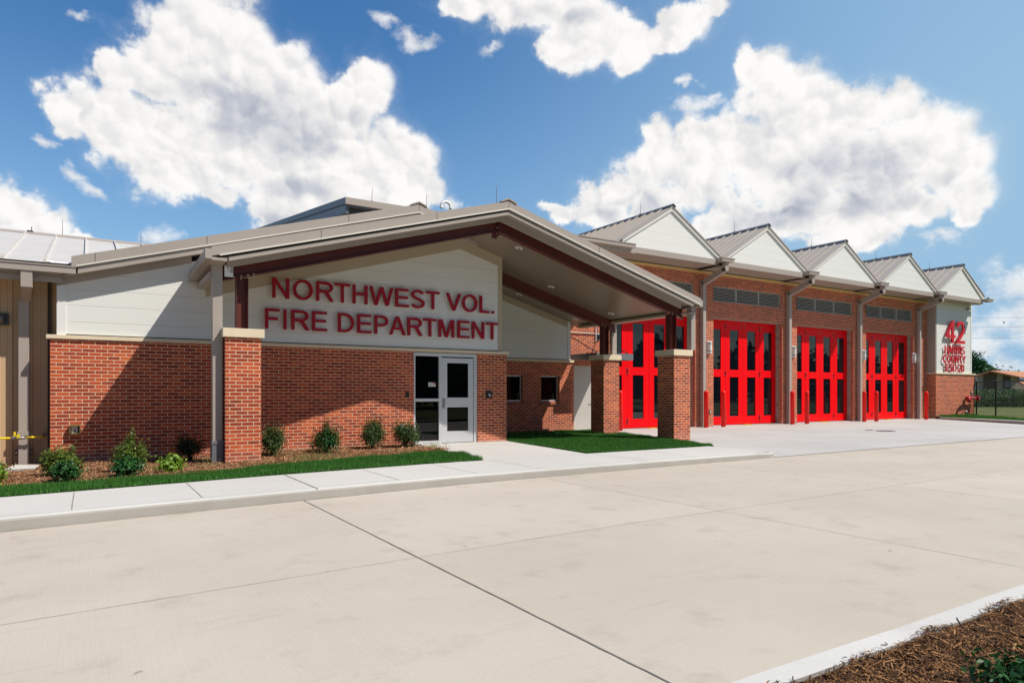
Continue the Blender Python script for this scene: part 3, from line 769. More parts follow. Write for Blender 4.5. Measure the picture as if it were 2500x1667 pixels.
# ---- main gable roof behind the canopy
MX = 6.6
MT = lambda x: 4.455-.286*abs(x-MX)
gslab('main_roof', MT, .15, -.25, MX, 13.45, 14.72, 24, 'roof_taupe')
gslab('rake_fascia', MT, .185, -.27, MX, 8.3, 14.66, 14.718, 'taupe_metal')
gslab('rake_drip_edge', lambda x: MT(x)-.185, .02, -.20, MX, 8.2, 14.645, 14.70, 'sheen_tint_metal')
gslab('rake_trim', lambda x: MT(x)-.215, .115, -.17, MX, 8.2, 14.68, 14.75, 'taupe_metal')
gslab('rake_soffit', lambda x: MT(x)-.30, .02, -.4, MX, 8.0, 14.75, 14.94, 'taupe_metal')
# joint lines and ridge caps
for (px_, py0, T_) in ((PX, 12.64, CT), (MX, 14.64, MT)):
    m = MB(); m.prism([(px_-.20, T_(px_-.20)+.006), (px_, T_(px_)+.028), (px_+.20, T_(px_+.2)+.006), (px_+.20, T_(px_+.2)+.03), (px_+.16, T_(px_+.16)+.045), (px_, T_(px_)+.062), (px_-.16, T_(px_-.16)+.045), (px_-.20, T_(px_-.2)+.03)], py0, 22, 'y')
    part(m, 'ridge_cap', 'taupe_metal')
for (T_, yy, xs) in ((CT, 12.657, (3.7, 6.1, 7.85, 10.4)), (MT, 14.657, (.1, 2.0, 4.9, 6.6))):
    for X in xs: part(MB().box(X-.004, X+.004, yy, yy+.004, T_(X)-.16, T_(X)-.01), 'fascia_joint', 'dark_gasket')

# ---- left wing: tan ribbed wall, galvanised roof, gutter
YL = 15.5
part(MB().box(-.45,-.25,YF+.2,15.9,BT,2.03), 'wall', 'tan_wall')
m = MB(); m.box(-9,-.4,YL,YL+.2,-1.33,2.4)
for X in np.arange(-8.9, -.64, .305):
    m.prism([(X, YL), (X+.012, YL-.03), (X+.075, YL-.03), (X+.09, YL)], -1.325, 2.3, 'z')
    m.prism([(X+.17, YL), (X+.176, YL-.008), (X+.20, YL-.008), (X+.206, YL)], -1.325, 2.3, 'z')
part(m, 'ribbed_wall', 'tan_wall')
part(MB().box(-.66,-.60,YL-.05,YL+.2,-1.33,2.3), 'corner_trim', 'house_trim')
part(MB().box(-9,-.62,YL-.02,YL+.3,-1.6,-1.33), 'footing', 'kerb_concrete')
LR = lambda y: 2.345+.285*(y-14.7)
m = MB(); m.add([(-10,14.72,LR(14.72)),(-.24,14.72,LR(14.72)),(-.24,15.2,LR(15.2)),(-10,15.2,LR(15.2)),(6.6,15.2,LR(15.2)),(6.6,20,LR(20)),(-10,20,LR(20)),(6.6,25,LR(15)),(-10,25,LR(15))], [(0,1,2,3),(3,2,4,5,6),(6,5,7,8)])
lro = part(m, 'metal_roof', 'roof_galv')
m = MB()
for X in np.arange(-9.82, 6, .61):
    y0 = 14.74 if X < -.24 else 15.25
    m.prism([(y0, LR(y0)), (20, LR(20)), (20, LR(20)+.045), (y0, LR(y0)+.045)], X-.012, X+.012, 'x')
    if X < -.24: m.prism([(14.74, LR(14.74)+.003), (14.80, LR(14.8)+.003), (14.76, LR(14.76)+.085)], X-.03, X+.03, 'x')
m.build('roof_seams', 'roof_galv', lro)
m = MB(); m.prism([(19.85,LR(19.85)+.02),(20,LR(20)+.05),(20.15,LR(19.85)+.02),(20.15,LR(19.85)-.05),(20,LR(20)-.02),(19.85,LR(19.85)-.05)], -10, 6, 'x'); m.build('ridge_cap', 'taupe_metal', lro)
m = MB()
m.box(-10,-.20,14.66,14.72,2.175,2.30); m.box(-10,-.19,14.645,14.665,2.29,2.312); m.box(-10,-.2,14.72,14.84,2.175,2.19)
part(m, 'gutter', 'taupe_metal')
part(MB().box(-10,-.42,14.84,15.46,2.10,2.12).box(-10,-.40,14.86,14.90,2.02,2.18), 'eave_soffit', 'taupe_metal')
# a scrap of roof flashing lying at the junction
m = MB(); vs = []
for i in range(9):
    x = -.74+i*.07; w = .02*math.sin(i*1.3)+.03*math.sin(i*.6)
    vs += [(x, 14.74, 2.33+w), (x, 14.86, 2.40+w*.4)]
m.add(vs, [(2*i, 2*i+2, 2*i+3, 2*i+1) for i in range(8)]); part(m, 'flashing', 'white_plastic')
# down pipe of the left wing: outlet box, offset, pipe, shoe
m = MB(); m.box(-1.02,-.85,14.68,14.86,1.88,2.18)
m.add([(-1.01,14.70,1.90),(-.86,14.70,1.90),(-.86,14.85,1.88),(-1.01,14.85,1.88),(-1.09,15.32,1.70),(-.93,15.32,1.70),(-.93,15.47,1.62),(-1.09,15.47,1.62)], [(0,1,5,4),(1,2,6,5),(2,3,7,6),(3,0,4,7)])
m.box(-1.095,-.935,15.30,15.46,-1.33,1.72); part(m, 'downspout', 'taupe_metal', bevel=.004)
part(MB().box(-1.11,-.92,15.285,15.47,-.78,-.70), 'pipe_strap', 'taupe_metal')
m = MB().box(-1.15,-.88,15.36,15.40,-1.14,-1.04); part(m, 'pipe_strap', 'dark_metal')
for X in (-1.125, -.905): part(MB().ball((X,15.35,-1.09),.02,8,6), 'bolt', 'bolt_zinc')
# high roof at the back, side shade put into the charcoal colour
m = MB(); zq = lambda y: 5.93+.132*(y-20)
m.prism([(20,zq(20)-.20),(33,zq(33)-.2),(33,zq(33)),(20,zq(20))], 6.57, 14, 'x')
o = part(m, 'high_roof', 'charcoal_shade')
m = MB(); m.prism([(20.05,zq(20)-.205),(33,zq(33)-.21),(33,zq(33)-.48),(20.05,zq(20)-.47)], 6.61, 6.70, 'x'); m.build('rake_fascia', 'charcoal_shade', o)
m = MB(); m.box(6.57,14,19.94,20.0,5.72,5.92); m.build('fascia', 'taupe_metal', o)
m = MB(); m.box(6.7,14,20.3,20.36,5.46,5.72); m.build('fascia', 'dark_metal', o)
part(MB().box(6.9,14,20.6,30,2.5,5.7), 'wall', 'charcoal_shade')
# white goose-neck vent pipe
m = MB(); pts = [(10.16,20.3,5.9),(10.16,20.3,6.16)]+[(9.99+.17*math.cos(t_), 20.3, 6.16+.17*math.sin(t_)) for t_ in np.linspace(.15, math.pi, 10)]+[(9.82,20.3,6.10)]
m.tube([(p[0]+.12,p[1],p[2]+.06) for p in pts], .045, 14)
m.tube([(10.28,20.3,6.18),(10.28,20.3,6.24)], .055, 14); m.tube([(9.94,20.3,6.15),(9.94,20.3,6.21)], .055, 14)
m.build('vent_pipe', 'white_plastic', FS, smooth=True)
# lightning rods
def rod(x, y, z, h=.45, lean=0):
    m = MB(); m.tube([(x,y,z),(x+lean,y,z+h)], [.009,.005], 6); m.box(x-.03,x+.03,y-.03,y+.03,z-.02,z+.02); part(m, 'lightning_rod', 'rod_metal')
rod(PX, 13.2, 4.28, .42); rod(MX+.35, 15.0, 4.42, .42); rod(7.45, 20.1, 5.95, .42, .02); rod(-.55, 20, 3.86, .42); rod(-.05+1.2, 20, 3.86, .0+.3)
for X in (-1.2,): part(MB().box(X-.06,X+.06,19.95,20.05,3.86,3.92).tube([(X+.03,20,3.9),(X+.03,20,4.02)], .01, 6), 'roof_bracket', 'dark_metal')

# ---- engine bays
BAY = 5.235; V0 = 20.13                   # first valley; valleys at V0 + k*BAY
YG = 17.3; GZ0, GZ1, GP = 4.78, 4.99, 6.56
DH = 2.985                                # door head
op = [(15.60,19.83)]+[(20.85+k*5.275, 25.11+k*5.275) for k in range(3)]
LV0, LV1 = 3.63, 4.235
# wall with openings and louvre holes, built from blocks
lv = [(15.7,19.75)]+[(20.84+k*5.26, 25.03+k*5.26) for k in range(3)]
m = MB(); edges = [(9.2, 13.97)]
def wallblk(x0, x1, z0, z1): m.box(x0, x1, YB, YB+.14, z0, z1)
wallblk(9.4, 13.97, -1.6, 4.66); wallblk(13.97, 14.92, .94, 4.66); wallblk(14.92, 15.6, -1.6, 4.66)
for k, (a, b) in enumerate(op):
    nxt = op[k+1][0] if k < 3 else 37.02
    la, lb = lv[k]
    wallblk(a, b, DH, LV0); wallblk(a, la, LV0, LV1); wallblk(lb, b, LV0, LV1) if lb < b else None
    wallblk(a, b, LV1, 4.66); wallblk(b, nxt, -1.6, 4.66)
part(m, 'wall', 'brick')
for k, (a, b) in enumerate(op):           # jambs in grey block behind the brick face, steel head
    part(MB().box(b-.002+.0, b+.3, YB+.142, YB+.44, -1.6, DH), 'block_jamb', 'cmu_block'); part(MB().box(a-.3, a+.002, YB+.142, YB+.44, -1.6, DH), 'block_jamb', 'cmu_block')
    part(MB().box(a-.05, b+.05, YB+.02, YB+.44, DH-.02, DH+.02), 'door_head', 'cmu_block')
part(MB().box(13.43,37.1,YB-.045,YB+.1,4.662,4.755), 'stone_band', 'bounce_tint_stone')
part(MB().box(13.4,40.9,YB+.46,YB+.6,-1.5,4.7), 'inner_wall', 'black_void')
# louvres
for la, lb in lv:
    m = MB(); w3 = (lb-la)/3
    m.box(la+.0,lb,YB+.05,YB+.14,LV0,LV0+.035); m.box(la,lb,YB+.05,YB+.14,LV1-.035,LV1)
    for i in range(4): xx = la+w3*i; m.box(max(la,xx-.02), min(lb,xx+.02), YB+.045, YB+.14, LV0+.035, LV1-.035)
    o = part(m, 'louvre', 'louvre_frame')
    m = MB()
    for j in range(9):
        z = LV0+.055+j*.058; m.prism([(YB+.055,z-.012),(YB+.055,z+.010),(YB+.078,z+.024),(YB+.078,z+.018),(YB+.061,z+.006),(YB+.061,z-.012)], la+.02, lb-.02, 'x')
    m.build('slats', 'louvre_metal', o)
    MB().box(la+.01,lb-.01,YB+.145,YB+.15,LV0,LV1).build('backing', 'black_void', o)
# folding doors
def bay_door(a, b, y=YB+.32):
    z0, z1 = -1.265, DH-.025
    d = bpy.data.objects.new('bay_door', None); COL.objects.link(d); d.parent = FS; d.location = Vector(((a+b)/2, y, z0+H))-wloc(FS)
    n = 4; w = (b-a)/n
    rows = [(z0+.33, z0+1.93), (z0+2.23, z0+3.85)]
    for i in range(n):
        x0 = a+i*w+.006; x1 = a+(i+1)*w-.006; gw = .53; gx0 = (x0+x1)/2-gw/2; gx1 = gx0+gw
        m = MB()
        m.box(x0, gx0, y, y+.05, z0, z1); m.box(gx1, x1, y, y+.05, z0, z1)
        m.box(gx0, gx1, y, y+.05, z0, rows[0][0]); m.box(gx0, gx1, y, y+.05, rows[0][1], rows[1][0]); m.box(gx0, gx1, y, y+.05, rows[1][1], z1)
        lf = m.build('door_leaf', 'red_door', d)
        for r0, r1 in rows: MB().box(gx0-.01, gx1+.01, y+.022, y+.03, r0-.01, r1+.01).build('pane', 'bay_glass', lf)
    MB().box(a+2*w-.006, a+2*w+.006, y+.01, y+.05, z0, z1).build('weatherstrip', 'black_plastic', d)
    MB().box(a, b, y+.06, y+.07, z0, z1).build('backing', 'black_void', d)
    for xc, big in ((a+w, 1), (a+3*w, 1), (b-.06, 0), (a+.06, 0), (a+2*w-.09, 2), (a+2*w+.09, 2)):
        for z in ((z0+.24, z0+2.08, z0+3.98) if big != 2 else (z0+4.06,)):
            m = MB(); bl = MB()
            if big == 1:
                m.box(xc-.045, xc-.012, y-.014, y, z-.10, z+.10); m.box(xc+.012, xc+.045, y-.014, y, z-.10, z+.10); m.tube([(xc,y-.016,z-.11),(xc,y-.016,z+.11)], .016, 8)
                for s_ in (-1, 1):
                    for t_ in (-1, 1): bl.ball((xc+s_*.068, y-.004, z+t_*.085), .011, 6, 4)
            else:
                m.box(xc-.02, xc+.02, y-.006, y, z-.11, z+.11)
                for t_ in (-1.2, 0, 1.2): bl.ball((xc, y-.008, z+t_*.075), .011, 6, 4)
            h = m.build('hinge', 'pipe_red', d); bl.build('bolts', 'bolt_zinc', h)
    return d
for a, b in op: bay_door(a, b)
for k, (a, b) in enumerate(op):
    MB().box((a+b)/2-.22, (a+b)/2+.24, YB+.02, YB+.22, -1.30, -1.275).build('door_stop_plate', 'yellow_paint', FS, bevel=.004)
    MB().box(a, b, YB+.0, YB+.36, -1.31, -1.29).build('threshold', 'kerb_concrete', FS)
# gables of the bays
def gable(k):
    v0 = V0+(k-1)*BAY; v1 = v0+BAY; c = (v0+v1)/2
    if k == 4: v1 = 40.75; c = 38.35
    x0 = v0 if k else 15.4
    zt = lambda x: GP-(GP-GZ1)*abs(x-c)/((v1-v0)/2 if k else BAY/2)
    if k == 0: pts = [(15.2, GZ1), (v1, GZ1), (c, GP), (15.2, zt(15.2))]
    else: pts = [(v0, GZ1), (v1, GZ1), (c, GP)]
    g = part(MB().prism(pts, YG+.02, YG+.12, 'y'), 'gable', 'white_siding')
    xl = 14.2 if k == 0 else v0
    # roof slabs
    m = MB(); D1 = YG+17
    sl = (GP-GZ1)/(BAY/2)
    for (e_, s_) in ((xl, -1), (v1, 1)):
        A = (e_, GP-sl*abs(e_-c)+.03, ) ; 
        m.prism([(e_, A[1]), (c, GP+.035), (c, GP+.075), (e_, A[1]+.04)], YG-.06, D1, 'y')
    r = m.build('bay_roof', 'roof_taupe', FS)
    m = MB()
    for y in np.arange(YG+.35, D1, .405):
        for (e_, s_) in ((xl, -1), (v1, 1)):
            ze = GP-sl*abs(e_-c)
            m.add([(e_,y,ze+.07),(c,y,GP+.075),(c,y,GP+.125),(e_,y,ze+.12),(e_,y+.035,ze+.07),(c,y+.035,GP+.075),(c,y+.035,GP+.125),(e_,y+.035,ze+.12)],
                  [(0,1,2,3),(7,6,5,4),(3,2,6,7),(0,3,7,4),(1,2,6,5)])
    m.build('roof_seams', 'roof_taupe', r)
    m = MB(); m.prism([(c-.13, GP+.03), (c, GP+.125), (c+.13, GP+.03), (c+.13, GP+.045), (c, GP+.145), (c-.13, GP+.045)], YG-.10, D1, 'y'); m.build('ridge_cap', 'charcoal_shade', r)  # charcoal colour stands in for the shadow under the cap
    # rake trims
    m = MB()
    for e_ in (xl if k else 15.2, v1):
        ze = GP-sl*abs(e_-c) if not (k == 4 and e_ == v1) else GZ1
        m.prism([(e_, ze-.10), (c, GP-.11), (c, GP+.06), (e_, ze+.05)], YG-.03, YG+.018, 'y')
    m.build('rake_trim', 'trim_pale', g)
    # fascia and soffit
    part(MB().box(x0+.30, v1-.33, YG-.03, YG+.03, GZ0, GZ1-.01), 'fascia', 'taupe_metal')
    m = MB(); m.box(v1-.33, v1-.10, YG+.04, YG+.10, GZ0+.0, GZ1); m.box(v1-.10, v1+.30, YG+.3, YG+.36, GZ0, GZ1); part(m, 'fascia', 'taupe_metal')
    part(MB().box(x0-.3, v1+.0 if k < 4 else v1, YG+.0, YB+.1, GZ0+.012, GZ0+.03), 'eave_soffit', 'taupe_metal')
    # gutter box at the valley
    m = MB(); m.box(v1-.33, v1+.33, YG-.30, YG+.02, GZ1-.10, GZ1+.03); m.box(v1-.35, v1+.35, YG-.32, YG-.30, GZ1+.0, GZ1+.045)
    part(m, 'gutter', 'taupe_metal')
    rod(c, YG+1.6, GP+.15, .42)
for k in range(5): gable(k)
part(MB().ball((V0+4*BAY-.1, YG-.1, GZ1+.10), .07, 8, 6).tube([(V0+4*BAY-.1,YG-.1,GZ1+.02),(V0+4*BAY-.1,YG-.1,GZ1+.1)], .02, 6), 'roof_camera', 'dark_metal')
# valley down pipes
for k in range(4):
    x = V0+k*BAY+.02+k*.04; w = .16
    m = MB(); m.box(x-w/2, x+w/2, YG-.22, YG-.06, GZ0-.22, GZ1-.09)
    a = [(x-w/2,YG-.22,GZ0-.22),(x+w/2,YG-.22,GZ0-.22),(x+w/2,YG-.06,GZ0-.05),(x-w/2,YG-.06,GZ0-.05)]
    b = [(x-w/2,YB-.19,GZ0-.62),(x+w/2,YB-.19,GZ0-.62),(x+w/2,YB-.03,GZ0-.45),(x-w/2,YB-.03,GZ0-.45)]
    m.add(a+b, [(0,1,5,4),(1,2,6,5),(2,3,7,6),(3,0,4,7),(0,3,2,1),(4,5,6,7)])
    m.box(x-w/2, x+w/2, YB-.19, YB-.03, -1.32, GZ0-.47)
    part(m, 'downspout', 'taupe_metal')
    part(MB().box(x-w/2-.01,x+w/2+.01,YB-.2,YB-.02,.95,1.0), 'pipe_strap', 'taupe_metal')
# eave gutter from the main roof up to the first gable
m = MB(); m.box(9.5,15.42,16.86,16.92,4.83,4.95); m.box(9.5,15.42,16.84,16.87,4.94,4.965); m.box(9.5,15.42,16.92,17.05,4.83,4.845); part(m, 'gutter', 'taupe_metal')
part(MB().box(9.5,15.55,17.05,17.10,4.70,4.90).box(9.5,15.5,17.1,YB+.1,4.76,4.775), 'eave_soffit', 'taupe_metal')
# right hand wing with the number
WX0, WX1, YW = 37.0, 41.1, 17.93
part(MB().box(WX0,WX1,YW,YW+.3,-1.6,BT+.0).box(WX0,WX0+.3,YW+.3,YB,-1.6,BT).box(WX1-.3,WX1,YW+.3,30,-1.6,BT), 'wall', 'brick')
part(MB().box(WX0-.06,WX1+.06,YW-.05,YW+.2,BT+.002,BT+.075).box(WX0-.06,WX0+.2,YW+.2,YB,BT+.002,BT+.075), 'stone_band', 'cast_stone')
part(MB().box(WX0+.12,40.72,YW+.02,YW+.2,BT+.078,4.79), 'siding_panel', 'white_siding')
part(MB().box(WX0,WX0+.117,YW+.01,YB,BT+.078,4.79), 'corner_trim', 'taupe_metal')
part(MB().box(40.723,40.83,YW+.01,YW+.3,BT+.078,4.79).box(40.7,40.83,YW+.3,30,BT+.078,4.79), 'corner_trim', 'white_plastic')
part(MB().box(40.24,40.5,YW-.10,YW+.0,4.50,4.62), 'floodlight', 'taupe_metal', bevel=.01)

# entrance door unit
dz0 = -1.232
D_ = bpy.data.objects.new('entrance_door', None); COL.objects.link(D_); D_.parent = FS; D_.location = Vector((7.47, 15.0, dz0+H))-wloc(FS)
yd = YF+.03
m = MB(); al = .055
m.box(6.59,6.645,yd,yd+.11,dz0,.985); m.box(8.24,8.34,yd,yd+.11,dz0,.985); m.box(6.645,8.24,yd,yd+.11,.905,.985)
m.box(7.27,7.345,yd,yd+.11,dz0,.905); m.box(6.645,7.27,yd,yd+.11,-.197,-.127); m.box(6.645,7.27,yd,yd+.11,dz0,-1.155)
m.build('frame', 'aluminium', D_, bevel=.003)
MB().box(6.64,7.275,yd+.05,yd+.058,-.13,.91).build('pane', 'tinted_glass', D_); MB().box(6.64,7.275,yd+.05,yd+.058,-1.16,-.19).build('pane', 'tinted_glass', D_)
m = MB(); x0, x1, z0, z1 = 7.352, 8.232, -1.215, .875; a0, a1 = 7.50, 8.09; ydl = yd+.012
m.box(x0,a0,ydl,ydl+.045,z0,z1); m.box(a1,x1,ydl,ydl+.045,z0,z1); m.box(a0,a1,ydl,ydl+.045,z0,-.937); m.box(a0,a1,ydl,ydl+.045,-.345,-.105); m.box(a0,a1,ydl,ydl+.045,.75,z1)
lf = m.build('door_leaf', 'aluminium', D_, bevel=.002)
MB().box(a0-.01,a1+.01,ydl+.02,ydl+.028,-.95,-.335).build('pane', 'tinted_glass', lf); MB().box(a0-.01,a1+.01,ydl+.02,ydl+.028,-.115,.76).build('pane', 'tinted_glass', lf)
m = MB().box(7.375,7.435,ydl-.025,ydl,-.375,-.125); h = m.build('lock', 'rod_metal', lf, bevel=.008)
MB().tube([(7.405,ydl-.04,-.295),(7.405,ydl-.065,-.295),(7.50,ydl-.065,-.295)], .010, 8).tube([(7.41,ydl-.026,-.215),(7.41,ydl-.035,-.215)], .012, 10).build('handle', 'aluminium', h)
MB().box(6.62,8.3,yd-.02,yd+.1,dz0-.02,dz0).build('threshold', 'aluminium', D_)
MB().box(8.236,8.240,ydl-.006,ydl,z0,z1).build('gasket', 'dark_gasket', D_)
st = MB().box(7.005,7.20,yd+.045,yd+.049,.165,.265).build('sticker', 'label_white', D_)
MB().box(7.135,7.140,yd+.043,yd+.046,.168,.262).box(7.14,7.197,yd+.0435,yd+.0455,.23,.262).build('stripe', 'letter_red', st)
MB().tube([(7.168,yd+.044,.205),(7.168,yd+.0405,.205)], .02, 12).build('emblem', 'yellow_paint', st)
m = MB()
for z in (.243,.225,.207,.190): m.box(7.015,7.12,yd+.043,yd+.045,z,z+.007)
m.build('writing', 'rod_metal', st)
# inside darkness
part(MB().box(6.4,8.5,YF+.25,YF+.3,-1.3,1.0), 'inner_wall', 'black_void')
# windows in the recessed wall
for a, b in wins:
    o = MB().box(a,b,YR+.10,YR+.16,-.25,-.21).box(a,b,YR+.10,YR+.16,.52,.56).box(a,a+.04,YR+.10,YR+.16,-.21,.52).box(b-.04,b,YR+.10,YR+.16,-.21,.52).build('window', 'aluminium', FS)
    MB().box(a+.03,b-.03,YR+.13,YR+.136,-.22,.53).build('pane', 'tinted_glass', o)
    s = MB(); s.add([(a-.03,YR-.04,-.36),(b+.03,YR-.04,-.36),(b+.03,YR-.04,-.285),(a-.03,YR-.04,-.285),(a-.03,YR+.12,-.36),(b+.03,YR+.12,-.36),(b+.03,YR+.12,-.25),(a-.03,YR+.12,-.25)], [(0,1,2,3),(7,6,5,4),(3,2,6,7),(0,4,5,1),(0,3,7,4),(1,5,6,2)])
    s.build('sill', 'brick_sill', o)
# service door and its frame
o = MB().box(13.97,14.02,YB+.02,YB+.12,-1.30,.94).box(14.87,14.92,YB+.02,YB+.12,-1.30,.94).box(14.02,14.87,YB+.02,YB+.12,.88,.94).build('service_door', 'door_grey', FS)
MB().box(14.025,14.865,YB+.05,YB+.10,-1.28,.875).build('door_leaf', 'door_grey', o)
MB().tube([(14.80,YB+.05,-.28),(14.80,YB-.01,-.28),(14.70,YB-.01,-.28)], .014, 8).box(14.78,14.83,YB+.04,YB+.052,-.36,-.20).build('handle', 'rod_metal', o)
MB().box(13.9,15.0,YB-.1,YB+.1,-1.32,-1.285).build('threshold', 'kerb_concrete', o)
# awning over the service door
aw = MB().box(13.6,15.14,16.68,16.74,1.08,1.29).box(13.6,13.66,16.74,YB-.01,1.08,1.29).box(15.08,15.14,16.74,YB-.01,1.08,1.29).box(13.66,15.08,16.74,YB-.01,1.19,1.23).build('awning', 'grey_metal', FS)
for X in (13.72, 15.02):
    MB().tube([(X,YB-.03,1.96),(X,16.80,1.30)], .018, 8).build('tie_rod', 'dark_metal', aw)
    MB().box(X-.07,X+.07,YB-.05,YB-.002,1.86,2.05).box(X-.02,X+.02,YB-.10,YB-.05,1.92,1.99).build('anchor', 'dark_metal', aw)
part(MB().tube([(13.75,YB-.03,2.06),(15.2,YB-.03,2.06)], .016, 8).tube([(14.98,YB-.03,2.06),(14.98,YB-.03,2.6)], .012, 8), 'conduit', 'rod_metal')
part(MB().tube([(14.90,YB-.04,1.80),(14.90,YB-.04,3.4)], .016, 8), 'conduit', 'white_plastic')

# ------------------------------------------------------------------ raised letters
def glyph(ch, s_=.150, t=.132):
    """closed outlines of a grotesque capital, cap height 1; second item is the width, third left bearing, fourth advance"""
    M = {'N':(565,76,722),'O':(687,46,778),'R':(630,79,722),'T':(568,21,611),'H':(564,80,722),'W':(926,9,944),'E':(543,79,667),'S':(576,45,667),'V':(659,4,667),
         'L':(448,73,556),'F':(488,82,611),'I':(100,91,278),'D':(599,77,722),'P':(547,77,667),'A':(669,-1,667),'M':(684,74,833),'C':(640,50,722),'U':(563,79,722),
         'Y':(657,4,667),'.':(105,88,278),'4':(500,12,556),'2':(473,30,556),'0':(466,42,556)}[ch]
    w, lb, ad = (v/716 for v in M)
    def arc(cx, cy, rx, ry, a0, a1, n=22): return [(cx+rx*math.cos(math.radians(a0+(a1-a0)*i/n)), cy+ry*math.sin(math.radians(a0+(a1-a0)*i/n))) for i in range(n+1)]
    def band(pts, hw, ht):
        L_, R_ = [], []
        for i, p in enumerate(pts):
            q0, q1 = pts[max(i-1, 0)], pts[min(i+1, len(pts)-1)]; dx_, dy_ = q1[0]-q0[0], q1[1]-q0[1]; l = math.hypot(dx_, dy_)+1e-9; nx, ny = -dy_/l, dx_/l
            L_.append((p[0]+nx*hw, p[1]+ny*ht)); R_.append((p[0]-nx*hw, p[1]-ny*ht))
        return L_+R_[::-1]
    if ch == 'N': c = [[(0,0),(0,1),(s_*1.02,1),(w-s_*.95,.235),(w-s_*.95,1),(w,1),(w,0),(w-s_*1.02,0),(s_*.95,.765),(s_*.95,0)]]
    elif ch == 'H': c = [[(0,0),(0,1),(s_,1),(s_,.59),(w-s_,.59),(w-s_,1),(w,1),(w,0),(w-s_,0),(w-s_,.59-t),(s_,.59-t),(s_,0)]]
    elif ch == 'T': c = [[(w/2-s_/2,0),(w/2-s_/2,1-t),(0,1-t),(0,1),(w,1),(w,1-t),(w/2+s_/2,1-t),(w/2+s_/2,0)]]
    elif ch == 'E': c = [[(0,0),(0,1),(w*.98,1),(w*.98,1-t),(s_,1-t),(s_,.585),(w*.93,.585),(w*.93,.585-t),(s_,.585-t),(s_,t),(w,t),(w,0)]]
    elif ch == 'F': c = [[(0,0),(0,1),(w,1),(w,1-t),(s_,1-t),(s_,.57),(w*.87,.57),(w*.87,.57-t),(s_,.57-t),(s_,0)]]
    elif ch == 'L': c = [[(0,0),(0,1),(s_,1),(s_,t),(w,t),(w,0)]]
    elif ch == 'I': c = [[(0,0),(0,1),(w,1),(w,0)]]
    elif ch == '.': c = [[(0,0),(0,w),(w,w),(w,0)]]
    elif ch == 'V': c = [[(w/2-s_*.5,0),(0,1),(s_*1.08,1),(w/2,.185),(w-s_*1.08,1),(w,1),(w/2+s_*.5,0)]]
    elif ch == 'W': c = [[(w*.205,0),(0,1),(s_*1.02,1),(w*.262,.24),(w*.438,1),(w*.562,1),(w*.738,.24),(w-s_*1.02,1),(w,1),(w*.795,0),(w*.68,0),(w*.5,.76),(w*.32,0)]]
    elif ch == 'Y': c = [[(w/2-s_/2,0),(w/2-s_/2,.42),(0,1),(s_*1.2,1),(w/2,.555),(w-s_*1.2,1),(w,1),(w/2+s_/2,.42),(w/2+s_/2,0)]]
    elif ch == 'M': c = [[(0,0),(0,1),(s_*1.42,1),(w/2,.20),(w-s_*1.42,1),(w,1),(w,0),(w-s_*.95,0),(w-s_*.95,.80),(w/2+s_*.46,0),(w/2-s_*.46,0),(s_*.95,.80),(s_*.95,0)]]
    elif ch == 'A':
        ya = .845; xl = lambda y: s_*1.1+(w/2-s_*1.1)*y/ya
        c = [[(0,0),(w/2-s_*.56,1),(w/2+s_*.56,1),(w,0),(w-s_*1.1,0),(w-xl(.285),.285),(xl(.285),.285),(s_*1.1,0)], [(xl(.405),.405),(w/2,ya),(w-xl(.405),.405)]]
    elif ch in 'O0': c = [arc(w/2,.5,w/2,.515,0,360,40)[:-1], arc(w/2,.5,w/2-s_,.515-t,0,360,36)[:-1]]
    elif ch == 'D': a = w*.40; c = [[(0,0),(0,1)]+arc(a,.5,w-a,.5,90,-90), [(s_,t),(s_,1-t)]+arc(a,.5,w-a-s_,.5-t,90,-90)]
    elif ch == 'P': a = w*.55; c = [[(0,0),(0,1)]+arc(a,.705,w-a,.295,90,-90)+[(s_,.41),(s_,0)], [(s_,.41+t),(s_,1-t)]+arc(a,.705,w-a-s_,.295-t,90,-90)]
    elif ch == 'R': a = w*.56; c = [[(0,0),(0,1)]+arc(a,.72,w*.955-a,.28,90,-72)+[(w*.72,.42),(w,0),(w-s_*1.25,0),(w*.50,.40),(w*.44,.44),(s_,.44),(s_,0)], [(s_,.44+t),(s_,1-t)]+arc(a,.72,w*.955-a-s_,.28-t,90,-90)]
    elif ch == 'C': c = [arc(w/2+.01,.5,w/2+.01,.515,38,326,40)+arc(w/2+.01,.5,w/2+.01-s_,.515-t,322,42,36)]
    elif ch == 'U': c = [[(0,1),(s_,1)]+arc(w/2,.37,w/2-s_,.385-t,180,360)+[(w-s_,1),(w,1)]+arc(w/2,.37,w/2,.385,0,-180)]
    elif ch == 'S':
        rx = w/2-s_*.5; P1 = arc(w/2,.742,rx*.96,.258-t*.5+.01,18,200,20); P2 = arc(w/2,.262,rx,.262-t*.5+.01,40,-162,22)
        mid = [(w*.22,.615),(w*.36,.555),(w*.56,.495),(w*.74,.440)]
        c = [band(P1[:-1]+mid+P2[1:], s_*.5, t*.5)]
    elif ch == '2':
        P1 = arc(w/2,.705,w/2-s_*.5,.295-t*.5+.01,168,-28,22)+[(w*.66,.42),(w*.42,.255),(w*.22,t)]
        c = [[(x_, max(y_, t)) for x_, y_ in band(P1, s_*.5, t*.5)], [(0,0),(0,t),(w,t),(w,0)]]
    elif ch == '4': a = w-.13-s_; c = [[(a,0),(a,.235),(0,.235),(0,.36),(a+.03,1),(a+s_,1),(a+s_,.36),(w,.36),(w,.235),(a+s_,.235),(a+s_,0)], [(a,.36),(a,.78),(s_*.95,.36)]]
    return c, w, lb, ad
